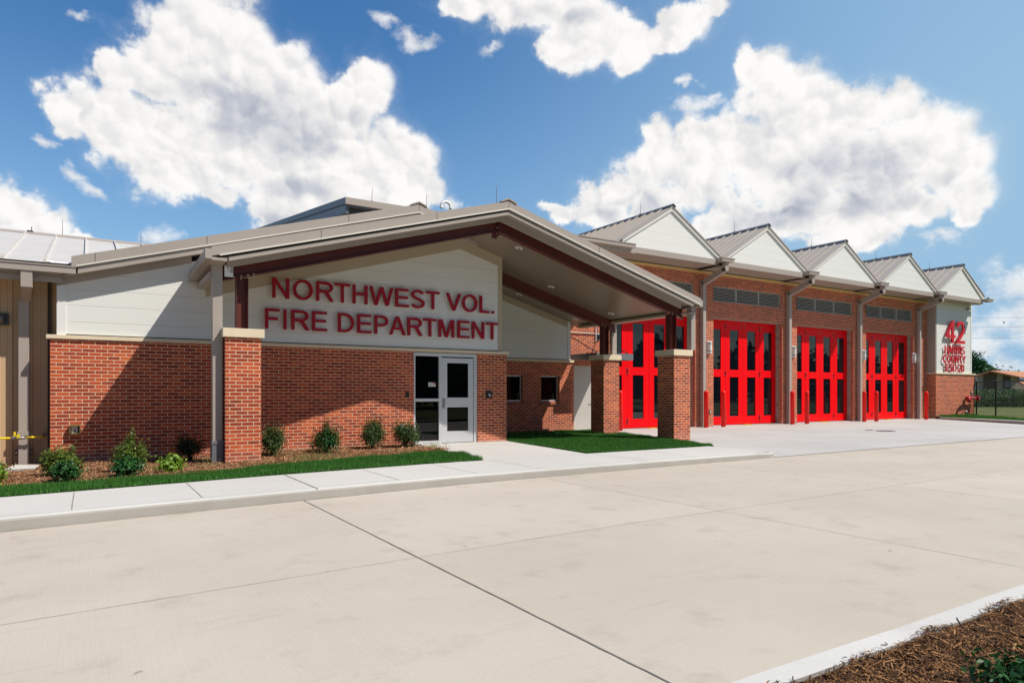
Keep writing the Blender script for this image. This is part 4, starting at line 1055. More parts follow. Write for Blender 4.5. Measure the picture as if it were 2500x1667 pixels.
def sign_line(root, s, x0, x1, y, z, h, material, ext, bold=1.):
    pos = 0; lay = []
    for ch in s:
        if ch == ' ': pos += 278/716; continue
        c, w, lb, ad = glyph(ch, .150*bold, .132*bold); lay.append((c, pos+lb)); pos += ad; end = pos-ad+lb+w
    a0 = lay[0][1]; k = (x1-x0)/(end-a0)
    for c, off in lay:
        cu = bpy.data.curves.new('t', 'CURVE'); cu.dimensions = '2D'; cu.fill_mode = 'BOTH'
        for con in c:
            sp = cu.splines.new('POLY'); sp.points.add(len(con)-1); sp.use_cyclic_u = True
            for i, p in enumerate(con): sp.points[i].co = ((p[0]+off-a0)*k+x0, p[1]*h, 0, 1)
        o = bpy.data.objects.new('t', cu); COL.objects.link(o); bpy.context.view_layer.update()
        me = bpy.data.meshes.new_from_object(o.evaluated_get(bpy.context.evaluated_depsgraph_get())); bpy.data.objects.remove(o)
        bm = bmesh.new(); bm.from_mesh(me); bmesh.ops.remove_doubles(bm, verts=bm.verts, dist=1e-5)
        r = bmesh.ops.extrude_face_region(bm, geom=bm.faces[:]); bmesh.ops.translate(bm, verts=[g for g in r['geom'] if isinstance(g, bmesh.types.BMVert)], vec=(0,0,ext))
        bmesh.ops.recalc_face_normals(bm, faces=bm.faces)
        bmesh.ops.transform(bm, matrix=Matrix.Translation((0, y, z+H))@Matrix.Rotation(math.pi/2, 4, 'X'), verts=bm.verts)
        org = Vector(((min(v.co.x for v in bm.verts)+max(v.co.x for v in bm.verts))/2, y, z+H)); bmesh.ops.translate(bm, verts=bm.verts, vec=-org)
        bm.to_mesh(me); bm.free(); me.materials.clear(); me.materials.append(MATS[material])
        ob = bpy.data.objects.new('letter', me); COL.objects.link(ob); ob.parent = root; ob.location = org-wloc(root)
NS = empty('wall_sign', 6.05, 14.9, 1.37, 'large raised dark red letters NORTHWEST VOL. FIRE DEPARTMENT on the white panel under the canopy', 'sign')
sign_line(NS, 'NORTHWEST VOL.', 3.31, 8.78, YF-.03, 2.035, .43, 'letter_red', .055)
sign_line(NS, 'FIRE DEPARTMENT', 3.16, 8.90, YF-.03, 1.372, .43, 'letter_red', .055)
NW = empty('wall_sign', 38.8, 17.85, 1.14, 'raised red 42 above HARRIS COUNTY ESD 20 on the far wing', 'sign')
sign_line(NW, '42', 37.82, 39.75, YW-.08, 2.64, 1.17, 'sign_red', .07, 1.)
sign_line(NW, 'HARRIS', 37.78, 39.88, YW-.045, 2.08, .42, 'sign_red', .04, .98)
sign_line(NW, 'COUNTY', 37.62, 39.98, YW-.045, 1.60, .41, 'sign_red', .04, .98)
sign_line(NW, 'ESD 20', 37.85, 39.82, YW-.045, 1.14, .40, 'sign_red', .04, .98)

# ------------------------------------------------------------------ loose things
def bollard(first=None, x=0, y=0, label='', zb=-1.31):
    if first is None:
        r = empty('bollard', x, y, zb, label, 'bollard', 'red bollards guarding the bay doors')
        m = MB(); pts = [(x,y,zb),(x,y,zb+1.33)]; rs = [.088,.088]
        for t_ in np.linspace(.25, 1.5, 6): pts.append((x,y,zb+1.33+.088*math.sin(t_))); rs.append(.088*math.cos(t_)+.001)
        m.tube(pts, rs, 24); m.build('post', 'bollard_red', r, smooth=True)
        MB().tube([(x,y,zb),(x,y,zb+.012)], [.12,.10], 20).build('base', 'kerb_concrete', r)
        return r
    c = copy_tree(first); c.location = (x, y, zb+H); c['label'] = label; return c
B0 = bollard(None, 19.87, 17.84, 'red bollard in front of the down pipe just right of the right canopy pillar')
for (x, y, lb) in ((20.83,17.84,'red bollard before the left leaf of the first fully visible bay door'),
                   (24.98,17.76,'red bollard in front of the second valley down pipe between first and second full doors'),
                   (25.97,17.76,'red bollard before the left leaf of the middle fully visible bay door'),
                   (30.12,17.68,'red bollard in front of the third valley down pipe'),
                   (30.93,17.58,'red bollard before the left leaf of the farthest bay door'),
                   (35.3,17.55,'farthest red bollard, in front of the down pipe beside the white numbered wing'),
                   (15.67,17.93,'red bollard half hidden behind the rear canopy pillar')):
    bollard(B0, x, y, lb)
def wall_light(x, z, label):
    r = empty('wall_light', x, YB-.1, z, label, 'light', 'white wall lights beside the bay doors')
    MB().box(x-.10,x+.10,YB-.04,YB,z,z+.50).build('backplate', 'white_plastic', r)
    m = MB(); pts = [(x+.09*math.cos(t_), YB-.04-.10*math.sin(t_)) for t_ in np.linspace(0, math.pi, 10)]
    m.prism(pts, z+.03, z+.47, 'z'); m.build('diffuser', 'white_plastic', r)
    MB().box(x-.095,x+.095,YB-.146,YB-.03,z+.09,z+.105).box(x-.095,x+.095,YB-.146,YB-.03,z+.385,z+.40).build('band', 'dark_metal', r)
wall_light(20.58, 1.55, 'white wall light behind the down pipe left of the first fully visible bay door')
wall_light(25.85, 1.55, 'white wall light on the brick pier left of the middle bay door')
wall_light(31.15, 1.55, 'white wall light on the brick pier left of the farthest bay door')
wall_light(35.62, 1.55, 'farthest white wall light on the pier right of the last bay door')
# left wall pack
r = empty('wall_light', -1.36, 15.35, 1.25, 'dark boxy wall light cut by the left edge on the tan wall', 'light')
MB().box(-1.50,-1.245,15.40,15.46,1.25,1.46).build('backplate', 'dark_metal', r)
m = MB(); m.prism([(15.40,1.44),(15.26,1.38),(15.26,1.33),(15.40,1.27)], -1.46, -1.32, 'x'); m.build('shade', 'grey_metal', r)
# utility boxes
r = empty('outlet_box', -.21, 14.9, -.75, 'brass framed open outlet box on the sunlit brick at far left', 'box')
MB().box(-.30,-.13,YF-.10,YF,-.755,-.735).box(-.30,-.13,YF-.10,YF,-.605,-.585).box(-.30,-.285,YF-.10,YF,-.735,-.605).box(-.145,-.13,YF-.10,YF,-.735,-.605).build('frame', 'brass', r)
MB().box(-.27,-.175,YF-.03,YF-.01,-.735,-.605).build('cover_plate', 'label_white', r); MB().box(-.285,-.145,YF-.01,YF-.002,-.735,-.605).build('back', 'dark_metal', r)
MB().box(-.235,-.205,YF-.045,YF-.03,-.715,-.675).build('latch', 'dark_metal', r)
r = empty('outlet_box', 6.27, 14.9, -.87, 'small grey weatherproof outlet box above the shrub nearest the entrance door', 'box')
MB().box(6.22,6.32,YF-.07,YF,-.87,-.735).build('cover', 'grey_metal', r, bevel=.01); MB().box(6.235,6.305,YF-.085,YF-.07,-.855,-.75).build('lid', 'aluminium', r)
r = empty('card_reader', 6.42, 14.93, -.1, 'narrow black card reader on the brick left of the entrance door', 'reader')
MB().box(6.38,6.46,YF-.03,YF,-.10,.03).build('case', 'black_plastic', r, bevel=.008)
MB().box(6.41,6.43,YF-.034,YF-.03,.0,.008).build('indicator', 'grey_metal', r)
r = empty('intercom', 8.66, 14.93, -.13, 'square black intercom with keypad on the brick right of the entrance door', 'intercom')
MB().box(8.575,8.745,YF-.05,YF,-.125,.03).build('case', 'black_plastic', r, bevel=.012); MB().box(8.56,8.76,YF-.06,YF,.03,.045).build('hood', 'dark_metal', r)
MB().box(8.635,8.66,YF-.056,YF-.05,-.06,-.01).box(8.66,8.70,YF-.056,YF-.05,-.075,-.055).build('keypad', 'label_white', r)
for X, lb in ((20.65,'small tan cover box low on the brick pier behind the first bollard'), (25.95,'small tan cover box low on the brick pier by the middle bay door')):
    r = empty('cover_box', X, YB-.02, -.81, lb, 'box'); MB().box(X-.055,X+.055,YB-.03,YB,-.81,-.64).build('case', 'brass', r, bevel=.006)
    MB().box(X-.04,X+.04,YB-.036,YB-.03,-.79,-.66).build('lid', 'taupe_metal', r)
# gas pipe
r = empty('gas_pipe', -1.2, 15.2, -.86, 'yellow gas pipe with grey valve running across the tan wall', 'pipe')
MB().tube([(-4,15.2,-.82),(-1.20,15.2,-.81)], .020, 10).tube([(-.98,15.2,-.81),(-.73,15.2,-.80)], .018, 10).tube([(-.76,15.2,-.80),(-.73,15.25,-.80),(-.72,15.5,-.80)], .024, 10).tube([(-.90,15.2,-.808),(-.87,15.2,-.806)], .026, 10).build('pipe', 'yellow_paint', r, smooth=True)
MB().tube([(-1.205,15.2,-.81),(-1.18,15.2,-.81),(-1.10,15.2,-.81),(-1.03,15.2,-.81),(-.975,15.2,-.81)], [.020,.032,.036,.028,.020], 12).build('valve', 'rod_metal', r, smooth=True)
MB().tube([(-1.145,15.2,-.78),(-1.145,15.2,-.70)], .020, 8).box(-1.11,-1.06,15.14,15.17,-.81,-.745).build('lever', 'yellow_paint', r)
MB().tube([(-.72,15.47,-.80),(-.72,15.49,-.80)], .05, 16).build('flange', 'rod_metal', r)
r = empty('concrete_pad', -.95, 14.4, -1.33, 'low concrete splash block at the foot of the tan wall down pipe', 'block')
MB().prism([(-1.20,14.1),(-.78,14.1),(-.72,14.7),(-1.12,14.95)], -1.34, -1.27, 'z').build('block', 'kerb_concrete', r, bevel=.01)
# fire department connection
r = empty('fire_hose_connection', 40.2, 17.6, -1.2, 'red twin fire hose connection on the brick of the far numbered wing', 'hydrant')
MB().tube([(39.55,17.55,-.30),(39.8,17.62,-.24),(40.15,17.66,-.25),(40.55,17.66,-.26),(40.80,17.64,-.27)], [.07,.075,.085,.07,.075], 12).tube([(40.15,17.66,-.25),(40.15,17.93,-.25)], .08, 10).build('body', 'pipe_red', r, smooth=True)
MB().tube([(39.56,17.54,-.34),(39.52,17.46,-.42)], [.12,.10], 12).build('cap', 'pipe_red', r); MB().tube([(40.80,17.68,-.27),(40.83,17.55,-.27)], [.15,.15], 14).build('cap', 'pipe_red', r)
MB().tube([(40.15,17.66,-.16),(40.15,17.66,-.03)], [.05,.04], 10).ball((40.15,17.66,.03), .07, 10, 6, 1.3).build('bell', 'rod_metal', r)
MB().tube([(39.6,17.7,-1.2),(39.6,17.7,-1.0),(39.75,17.75,-.98),(39.8,17.9,-.98)], .035, 8).ball((39.62,17.68,-.99), .07, 8, 6).build('drain', 'rod_metal', r)
# drain covers in the apron
r = empty('drain_cover', 23.3, 13.2, -1.303, 'flat dark drain cover in the pale concrete before the bay doors', 'drain')
m = MB(); m.tube([(23.3,13.5,-1.300),(23.3,13.5,-1.292)], [.14,.14], 20); m.tube([(23.35,12.95,-1.300),(23.35,12.95,-1.292)], [.28,.28], 24); m.build('lid', 'dark_metal', r)
MB().tube([(23.35,12.95,-1.301),(23.35,12.95,-1.296)], [.33,.33], 24).build('ring', 'grey_metal', r)

# ------------------------------------------------------------------ fences
def fence(name, A, B, z0, h, posts, mesh_s, r_, label, rp=.03, mid=True):
    A = Vector(A); B = Vector(B); L = (B-A).length; d = (B-A)/L
    F = empty(name, (A.x+B.x)/2, (A.y+B.y)/2, z0, label, 'fence')
    m = MB(); nn = d.cross(Vector((0,0,1))); wv = []
    def wire(p, q):
        s_ = nn*r_; u_ = (q-p).normalized().cross(nn)*r_
        o = len(m.v); m.v += [tuple(p-s_-u_), tuple(p+s_-u_), tuple(p+s_+u_), tuple(p-s_+u_), tuple(q-s_-u_), tuple(q+s_-u_), tuple(q+s_+u_), tuple(q-s_+u_)]
        m.f += [(o,o+1,o+5,o+4),(o+1,o+2,o+6,o+5),(o+2,o+3,o+7,o+6),(o+3,o,o+4,o+7)]
    t0 = -h
    while t0 < L:
        for sg in (0, 1):
            a, b = t0, t0+h
            za, zb_ = (z0, z0+h) if sg == 0 else (z0+h, z0)
            ca, cb = max(a, 0), min(b, L)
            if cb-ca > .01:
                wire(A+d*ca+Vector((0,0,za+(zb_-za)*(ca-a)/h)), A+d*cb+Vector((0,0,za+(zb_-za)*(cb-a)/h)))
        t0 += mesh_s
    m.build('chain_link', 'fence_black', F)
    m = MB(); m.tube([tuple(A+Vector((0,0,z0+h))), tuple(B+Vector((0,0,z0+h)))], .022, 8)
    m.build('rail', 'fence_black', F)
    if mid: MB().tube([tuple(A+Vector((0,0,z0+h*.48))), tuple(B+Vector((0,0,z0+h*.48)))], .018, 8).build('rail', 'fence_black', F)
    for t_ in posts:
        p = A+d*t_; MB().tube([(p.x,p.y,z0-.1),(p.x,p.y,z0+h+.02)], rp, 10).ball((p.x,p.y,z0+h+.03), rp*1.15, 8, 5).build('post', 'fence_black', F)
fence('chain_link_fence', (41.15,17.85,0), (41.15,6.5,0), -1.25, 1.88, [.0,.93,3.9,7.,10.], .095, .0036, 'near black chain link fence running out from the far brick wing', .038)
PA, PB = at(2330,960,62), at(2640,960,62); PA.z = PB.z = 0
fence('chain_link_fence', tuple(PA), tuple(PB), -1.46, 1.80, [.5,3.8,5.41,8.5,11.5], .12, .003, 'thin far chain link fence before the tall weeds', .035, False)

# ------------------------------------------------------------------ house, wires
hc = at(2436, 960, 110)
HS = empty('house', hc.x, hc.y, -1.6, 'low tan and brown house with orange shingle roof beyond the fences', 'house')
def hq(name, pts, material, th=Vector((.3,.5,0)), parent=HS):
    m = MB(); P_ = [at(*p) for p in pts]; n = len(P_)
    m.add([tuple(p) for p in P_]+[tuple(p+th) for p in P_], [tuple(range(n)), tuple(range(2*n-1,n-1,-1))]+[(i,(i+1)%n,n+(i+1)%n,n+i) for i in range(n)])
    return m.build(name, material, parent)
hq('wall', [(2387,985,110),(2486,985,110),(2486,919,110),(2418,906,110),(2387,915,110)], 'house_tan')
for a, b, ta, tb in ((2403,2434,910.5,909.5),(2451,2467,913,916)):
    hq('wall_panel', [(a,985,109.8),(b,985,109.8),(b,tb,109.8),(a,ta,109.8)], 'house_brown', Vector((.05,.1,0)))
hq('window', [(2453,945,109.6),(2465,945,109.6),(2465,929,109.6),(2453,929,109.6)], 'wire_grey', Vector((.05,.1,0)))
hq('side_wall', [(2486,985,110),(2540,985,128),(2540,922,128),(2486,919,110)], 'house_brown')
hq('side_window', [(2488,927,109.5),(2500,927,113),(2500,920,113),(2488,920,109.5)], 'house_blue', Vector((.05,.1,0)))
m = MB(); a, b, c_, d_ = at(2416,904.2,108.8), at(2490,919.4,108.8), at(2560,918.5,135), at(2520,907.2,140)
e_, f_ = at(2380,917,108.8), at(2470,915,140)
m.add([tuple(v) for v in (a,b,c_,d_,e_,f_)]+[tuple(v-Vector((0,0,.22))) for v in (a,b,c_,d_,e_,f_)], [(0,1,2,3),(0,3,5,4),(6,7,8,9),(6,9,11,10),(0,1,7,6),(1,2,8,7),(4,0,6,10),(2,3,9,8),(3,5,11,9),(5,4,10,11)])
m.build('roof', 'house_roof', HS)
hq('rake_board', [(2380,918.2,108.6),(2416,905.6,108.6),(2490,921.0,108.6),(2490,919.4,108.6),(2416,904.0,108.6),(2380,917,108.6)], 'house_trim', Vector((.05,.1,0)))
hq('shed_roof', [(2485,930,104),(2520,928,106),(2520,945,100),(2497,937,102)], 'house_roof', Vector((.05,.1,-.2)))
def wire(x0, y0, x1, y1, Z, label, sag=.5, r_=.011):
    a, b = at(x0, y0, Z), at(x1, y1, Z*.97); m = MB(); pts = []
    for i in range(17):
        t_ = i/16; p = a.lerp(b, t_); p.z -= sag*4*t_*(1-t_); pts.append(tuple(p))
    m.tube(pts, r_, 5); o = m.build('power_line', 'wire_grey', None); o['label'] = label; o['category'] = 'wire'; return o
wire(2250, 728, 2760, 731, 70, 'highest power line right of the last gable', .1)
wire(2330, 774, 2760, 762, 70, 'second power line from the top at the right edge', .25)
wire(2330, 798, 2760, 782, 70, 'third power line from the top, passing a small bird', .25)
wire(2330, 824, 2760, 806, 70, 'lowest power line at the right edge', .3)
wire(-420, 528, 640, 620, 60, 'thin line crossing the sky over the left metal roof', .2, .012)
p = at(2451, 787, 69.5); r = MB().ball(tuple(p), .09, 8, 6).build('wire_marker', 'wire_grey', None); r['label'] = 'tiny dark ball on the third power line at the right'; r['category'] = 'marker'

# ------------------------------------------------------------------ plants
def leaf_quads(cen, nrm, L_, w_, rng, up=None):
    """diamond leaves; cen (n,3), nrm (n,3)"""
    n = len(cen); r = rng.normal(size=(n, 3))
    t_ = np.cross(nrm, r); t_ /= np.linalg.norm(t_, axis=1, keepdims=True)+1e-9
    b_ = np.cross(nrm, t_); b_ /= np.linalg.norm(b_, axis=1, keepdims=True)+1e-9
    L_ = (L_*rng.uniform(.7, 1.3, n))[:, None]; w_ = (w_*rng.uniform(.7, 1.3, n))[:, None]
    fold = nrm*w_*.25
    return np.stack([cen-t_*L_/2, cen+b_*w_/2+fold, cen+t_*L_/2, cen-b_*w_/2+fold], axis=1)
def shrub(x, y, z, rx, rz, n, L_, w_, material, label, name='shrub', cat='shrub', group=None, wisps=0, top=0., seed=1):
    rng = np.random.default_rng(seed)
    r = empty(name, x, y, z, label, cat, group)
    ncl = 26; cd = rng.normal(size=(ncl, 3)); cd /= np.linalg.norm(cd, axis=1, keepdims=True); cd[:, 2] = np.abs(cd[:, 2])*1.0-.25
    cl = cd*rng.uniform(.30, .88, (ncl, 1))*np.array([rx, rx, rz])
    idx = rng.integers(0, ncl, n); off_ = rng.normal(size=(n, 3))*np.array([rx, rx, rz])*.23
    p = cl[idx]+off_; p[:, 2] += rz*.62
    k = rng.random(n) < top
    p[k] *= np.array([.28, .28, 1]); p[k, 2] += rz*rng.uniform(.3, .95, k.sum())
    p[:, 2] = np.maximum(p[:, 2], .02)
    nn = p-np.array([0, 0, rz*.5]); nn /= np.linalg.norm(nn, axis=1, keepdims=True)+1e-6; nn = nn*.6+rng.normal(size=(n, 3))*.55+np.array([0, 0, .35])
    nn /= np.linalg.norm(nn, axis=1, keepdims=True)
    cen = p+np.array([x, y, z])
    vs = [leaf_quads(cen, nn, L_, w_, rng)]
    stems = MB()
    for i in range(ncl):
        q_ = cl[i]+np.array([0, 0, rz*.62]); stems.tube([(x, y, z-.02), (x+q_[0]*.35, y+q_[1]*.35, z+max(.03, q_[2]*.55)), (x+q_[0], y+q_[1], z+max(.04, q_[2]))], [.008, .006, .003], 5, False)
    for i in range(wisps):
        a = rng.uniform(0, 2*math.pi); s_ = rng.uniform(.5, 1.15)*rx; hh = rng.uniform(1.05, 1.75)*rz
        tip = np.array([x+math.cos(a)*s_, y+math.sin(a)*s_, z+hh]); base = np.array([x+math.cos(a)*s_*.4, y+math.sin(a)*s_*.4, z+rz*.5])
        stems.tube([tuple(base), tuple(tip)], [.005, .002], 4, False)
        m_ = 26; t_ = rng.uniform(.1, 1, m_)[:, None]; c_ = base+(tip-base)*t_+rng.normal(size=(m_, 3))*.022
        nr = rng.normal(size=(m_, 3))+np.array([0,0,.5]); nr /= np.linalg.norm(nr, axis=1, keepdims=True)
        vs.append(leaf_quads(c_, nr, L_, w_, rng))
    fast_mesh('foliage', np.concatenate(vs), 4, material, r)
    stems.build('stems', 'trunk_bark', r)
    return r
zb = lambda x: zs(x)+.02
shrub(-.36,12.75,zb(-.3), .25,.30, 3600, .048,.022, 'leaf_olive', 'wispy olive green bush behind the dark glossy shrub, left of the outlet box shadow', wisps=16, seed=3)
shrub(-.30,12.05,zb(-.3), .20,.21, 1300, .050,.028, 'leaf_dark', 'low dark glossy shrub in front of the wispy bush at far left', seed=4)
shrub(.60,12.9,zb(.6), .25,.30, 3400, .048,.022, 'leaf_olive', 'tall wispy olive bush with one high shoot, second from the left', wisps=16, top=.16, seed=5)
shrub(.52,12.1,zb(.5), .22,.21, 1500, .048,.030, 'leaf_dark', 'dark glossy round shrub in front of the tallest wispy bush', seed=6)
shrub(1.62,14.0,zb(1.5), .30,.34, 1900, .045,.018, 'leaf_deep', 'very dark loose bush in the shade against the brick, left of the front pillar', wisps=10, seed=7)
shrub(1.13,12.12,zb(1.1), .19,.20, 520, .075,.040, 'leaf_bright', 'small bright lime green leafy shrub near the left pillar', seed=8)
shrub(-1.15,12.1,zb(-1.1), .2,.24, 700, .06,.035, 'leaf_bright', 'bright green shrub cut by the left edge of the picture', seed=9)
shrub(3.10,13.9,zb(3.1), .29,.40, 3600, .044,.022, 'leaf_mid', 'rounded bush immediately right of the left brick pillar', wisps=8, seed=10)
shrub(4.15,13.85,zb(4.1), .29,.36, 3600, .044,.022, 'leaf_dark', 'second bush right of the left pillar, with a pointed top', wisps=8, top=.10, seed=11)
shrub(5.35,14.4,zb(5.3), .30,.42, 3600, .044,.022, 'leaf_mid', 'third bush right of the left pillar, with a bare twiggy base', wisps=12, seed=12)
shrub(6.10,14.35,zb(6.1), .30,.38, 3600, .044,.022, 'leaf_mid', 'bush below the small outlet box beside the entrance door', wisps=10, seed=13)
shrub(3.27,1.22,-1.25, .22,.11, 900, .045,.016, 'leaf_dark', 'dark glossy shrub at the bottom right corner in the bark mulch', wisps=3, seed=14)
shrub(2.62,1.30,-1.23, .06,.07, 60, .04,.02, 'leaf_bright', 'tiny green seedling at the bottom edge by the right kerb', seed=15)

# grass blades
def in_poly(px_, py_, P_):
    ins = np.zeros(len(px_), bool); j = len(P_)-1
    for i in range(len(P_)):
        xi, yi = P_[i]; xj, yj = P_[j]
        c_ = ((yi > py_) != (yj > py_)) & (px_ < (xj-xi)*(py_-yi)/(yj-yi+1e-12)+xi); ins ^= c_; j = i
    return ins
def blades(P_, n, zf, h, w, rng, lean=.5):
    P_ = [tuple(p) for p in P_]; xs = [p[0] for p in P_]; ys = [p[1] for p in P_]
    x = rng.uniform(min(xs), max(xs), n); y = rng.uniform(min(ys), max(ys), n); k = in_poly(x, y, P_); x, y = x[k], y[k]; n = len(x)
    z = zf(x, y); a = rng.uniform(0, 2*math.pi, n); hh = h*rng.uniform(.6, 1.25, n)*(1+.25*np.sin(x*5+np.sin(y*7)*2)); ln = lean*hh*rng.random(n); b = rng.uniform(0, 2*math.pi, n)
    B0 = np.stack([x-np.cos(a)*w/2, y-np.sin(a)*w/2, z], 1); B1 = np.stack([x+np.cos(a)*w/2, y+np.sin(a)*w/2, z], 1)
    Tt = np.stack([x+np.cos(b)*ln, y+np.sin(b)*ln, z+hh], 1)
    return np.stack([B0, B1, Tt], 1)
vzs = np.vectorize(zs); rng = np.random.default_rng(5)
sp_ = [(x, 10.86) for x in LX]+[(6.50,12.3)]+[(x, bed_front(x)) for x in reversed(LX)]
g1 = blades(sp_, 150000, lambda x, y: vzs(x)+.012, .062, .010, rng)
g1 = g1[g1[:, 0, 0] > -3]
fast_mesh('grass', g1, 3, 'grass_blade', kind='stuff', label='strip of trimmed dark green grass along the sidewalk', category='grass')
g2 = blades(LAWN, 120000, lambda x, y: np.full_like(x, -1.224), .050, .012, rng)
fast_mesh('grass', g2, 3, 'grass_blade', kind='stuff', label='lawn of trimmed green grass around the two right pillars', category='grass')
g3 = blades([(36.95,17.75),(33.85,12.6),(34.5,12.4),(39,16.8),(41.0,17.9),(37.3,17.9)], 30000, lambda x, y: np.full_like(x, -1.19), .10, .02, rng)
fast_mesh('grass', g3, 3, 'grass_blade', kind='stuff', label='grass edge behind the far kerb at the brick wing', category='grass')
dg_ = []
for (cx, cy, n_, s_) in ((3.7,12.75,260,.25),(3.35,12.6,160,.18),(3.0,14.1,60,.1),(6.6,13.9,60,.15),(6.35,13.4,60,.15),(5.6,12.85,60,.25),(.9,12.6,50,.2),(1.75,12.6,40,.2)):
    x = rng.normal(cx, s_, n_); y = rng.normal(cy, s_*.5, n_)
    k = (y > 12.0) & (y < 14.9); x, y = x[k], y[k]; n = len(x); a = rng.uniform(0, 6.28, n); b = rng.uniform(0, 6.28, n); h = rng.uniform(.06, .2, n); z = vzs(x)+.02
    dg_.append(np.stack([np.stack([x-np.cos(a)*.004, y-np.sin(a)*.004, z], 1), np.stack([x+np.cos(a)*.004, y+np.sin(a)*.004, z], 1), np.stack([x+np.cos(b)*h*.6, y+np.sin(b)*h*.6, z+h], 1)], 1))
fast_mesh('weeds', np.concatenate(dg_), 3, 'dry_blade', kind='stuff', label='thin yellow green weeds in the mulch bed', category='weeds')

# mulch chips
def chips(x, y, z, L_, w_, rng, tilt=.35):
    n = len(x); a = rng.uniform(0, math.pi, n); t_ = rng.normal(0, tilt, n); r_ = rng.normal(0, tilt, n)
    d = np.stack([np.cos(a)*np.cos(t_), np.sin(a)*np.cos(t_), np.sin(t_)], 1); s_ = np.stack([-np.sin(a), np.cos(a), np.sin(r_)], 1)
    L2 = (L_*rng.lognormal(0, .5, n))[:, None]/2; w2 = (w_*rng.lognormal(0, .4, n))[:, None]/2; c_ = np.stack([x, y, z], 1)
    return np.stack([c_-d*L2-s_*w2*.6, c_+d*L2-s_*w2, c_+d*L2*.9+s_*w2*.5, c_-d*L2+s_*w2], 1)
n = 130000; x = rng.uniform(1.6, 6.2, n); y = rng.uniform(.55, 1.86, n)
k = (y < 1.772+.03*rng.random(n)**3+.02*np.sin(x*9)); x, y = x[k], y[k]
z = -1.228+.020*rng.random(len(x))+.012*np.sin(x*6)*np.sin(y*8)+.016*(y > 1.775)
fast_mesh('mulch', np.concatenate([chips(x, y, z, .020, .0038, rng), chips(x[::22], y[::22], z[::22]+.006, .045, .007, rng, .25)]), 4, 'mulch_chip', kind='stuff', label='dark brown shredded bark mulch beyond the kerb at bottom right', category='mulch')
n = 70000; x = rng.uniform(-1.8, 6.5, n); y = rng.uniform(11.7, 15.3, n); bf = np.vectorize(bed_front)(x)
k = (y > bf-.02) & ((y < 14.94) | (x < -.65)) & ~((x > 2.04) & (x < 2.7) & (y > 12.88) & (y < 13.52)); x, y = x[k], y[k]
zz = vzs(x)+.03+.03*np.sin(x*1.7+y)*np.sin(y*2.3)+.012*rng.random(len(x))
fast_mesh('mulch', chips(x, y, zz, .040, .009, rng), 4, 'mulch_chip_red', kind='stuff', label='reddish brown bark mulch in the planting bed along the entrance wall', category='mulch')

# trees
def tree(x, y, z, h, r_, n, ls, material, label, seed, name='tree', group=None):
    rng = np.random.default_rng(seed); R_ = empty(name, x, y, z, label, 'tree', group)
    m = MB(); m.tube([(x,y,z-.2),(x+.05,y,z+h*.3),(x-.05,y+.1,z+h*.55),(x,y,z+h*.8)], [h*.03,h*.022,h*.014,h*.004], 8)
    ncl = 46; cd = rng.normal(size=(ncl, 3)); cd /= np.linalg.norm(cd, axis=1, keepdims=True)
    cl = cd*rng.uniform(.35, 1.0, (ncl, 1))*np.array([r_, r_, h*.34]); cl[:, 2] += h*.62
    for i in range(0, ncl, 2): m.tube([(x,y,z+h*rng.uniform(.2,.5)), (x+cl[i,0]*.5, y+cl[i,1]*.5, z+cl[i,2]*.85), (x+cl[i,0], y+cl[i,1], z+cl[i,2])], [h*.010,h*.006,h*.002], 5, False)
    m.build('trunk', 'trunk_bark', R_)
    idx = rng.integers(0, ncl, n); rad = rng.uniform(.14, .30, ncl)*r_
    p = cl[idx]+rng.normal(size=(n, 3))*rad[idx][:, None]*np.array([1, 1, .8])+np.array([x, y, z])
    nn = rng.normal(size=(n, 3))+np.array([0, 0, .6]); nn /= np.linalg.norm(nn, axis=1, keepdims=True)
    fast_mesh('crown', leaf_quads(p, nn, ls, ls*.6, rng), 4, material, R_)
    return R_
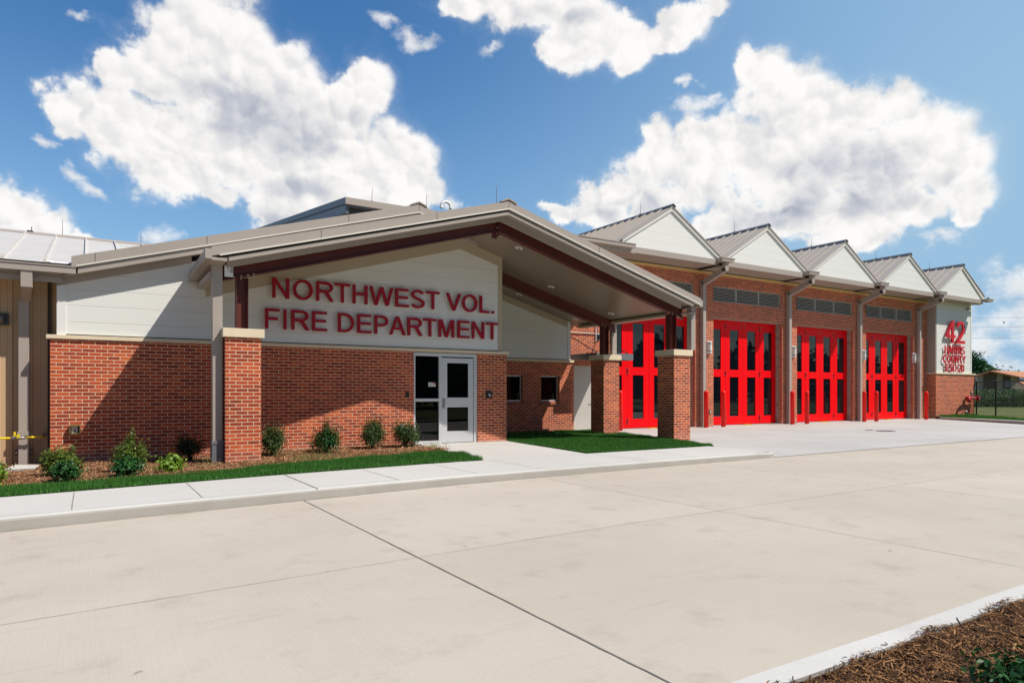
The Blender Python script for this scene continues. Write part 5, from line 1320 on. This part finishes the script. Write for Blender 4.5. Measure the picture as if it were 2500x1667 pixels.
tp = at(2384, 960, 135); tree(tp.x, tp.y, -1.9, 10.2, 2.9, 11000, .42, 'leaf_tree', 'rounded dark green tree behind the far wing and tan house', 21)
tp = at(2409, 960, 142); tree(tp.x, tp.y, -1.9, 8.1, 2.2, 6000, .40, 'leaf_tree', 'lower green treetop rising over the house roof', 22)
tp = at(2452, 960, 165); tree(tp.x, tp.y, -1.7, 7.3, 3.0, 3000, .5, 'leaf_tree', 'distant treetop just showing above the orange roof ridge', 23)
# tall weeds in front of the house
rng = np.random.default_rng(31); n = 26000; A, B = at(2360,960,66), at(2700,960,66); t_ = rng.random(n); dp_ = rng.uniform(0, 12, n)
d2 = Vector((math.cos(TH), math.sin(TH), 0)); x = A.x+(B.x-A.x)*t_+d2.x*dp_; y = A.y+(B.y-A.y)*t_+d2.y*dp_
z = -1.5+rng.random(n)**.7*(1.55+.25*np.sin(x*1.3)+.2*np.sin(y*2.1+x))
nn = rng.normal(size=(n, 3)); nn /= np.linalg.norm(nn, axis=1, keepdims=True)
fast_mesh('tall_weeds', leaf_quads(np.stack([x, y, z], 1), nn, .30, .10, rng), 4, 'weed_leaf', kind='stuff', label='bank of tall green weeds between the far fence and the house', category='weeds')
# the wood across the road behind the viewer: it is what the door glass reflects
rng = np.random.default_rng(41); vs = []
for i in range(60):
    cx = -50+i*3.4+rng.uniform(-1.5, 1.5); cy = -30+rng.uniform(-8, 5); hh = rng.uniform(7, 13.5) if cx < 15 else rng.uniform(5, 10.5); n = 1500
    cd = rng.normal(size=(n, 3)); cd /= np.linalg.norm(cd, axis=1, keepdims=True); p = cd*rng.uniform(.5, 1, (n, 1))*np.array([3.4, 3.0, hh*.36]); p += rng.normal(size=(n, 3))*.5
    p += np.array([cx, cy, hh*.48-1.4]); nn = rng.normal(size=(n, 3)); nn /= np.linalg.norm(nn, axis=1, keepdims=True)
    vs.append(leaf_quads(p, nn, 1.0, .7, rng))
fast_mesh('wood', np.concatenate(vs), 4, 'leaf_deep', kind='stuff', label='dark wood across the road mirrored in the door glass', category='trees')
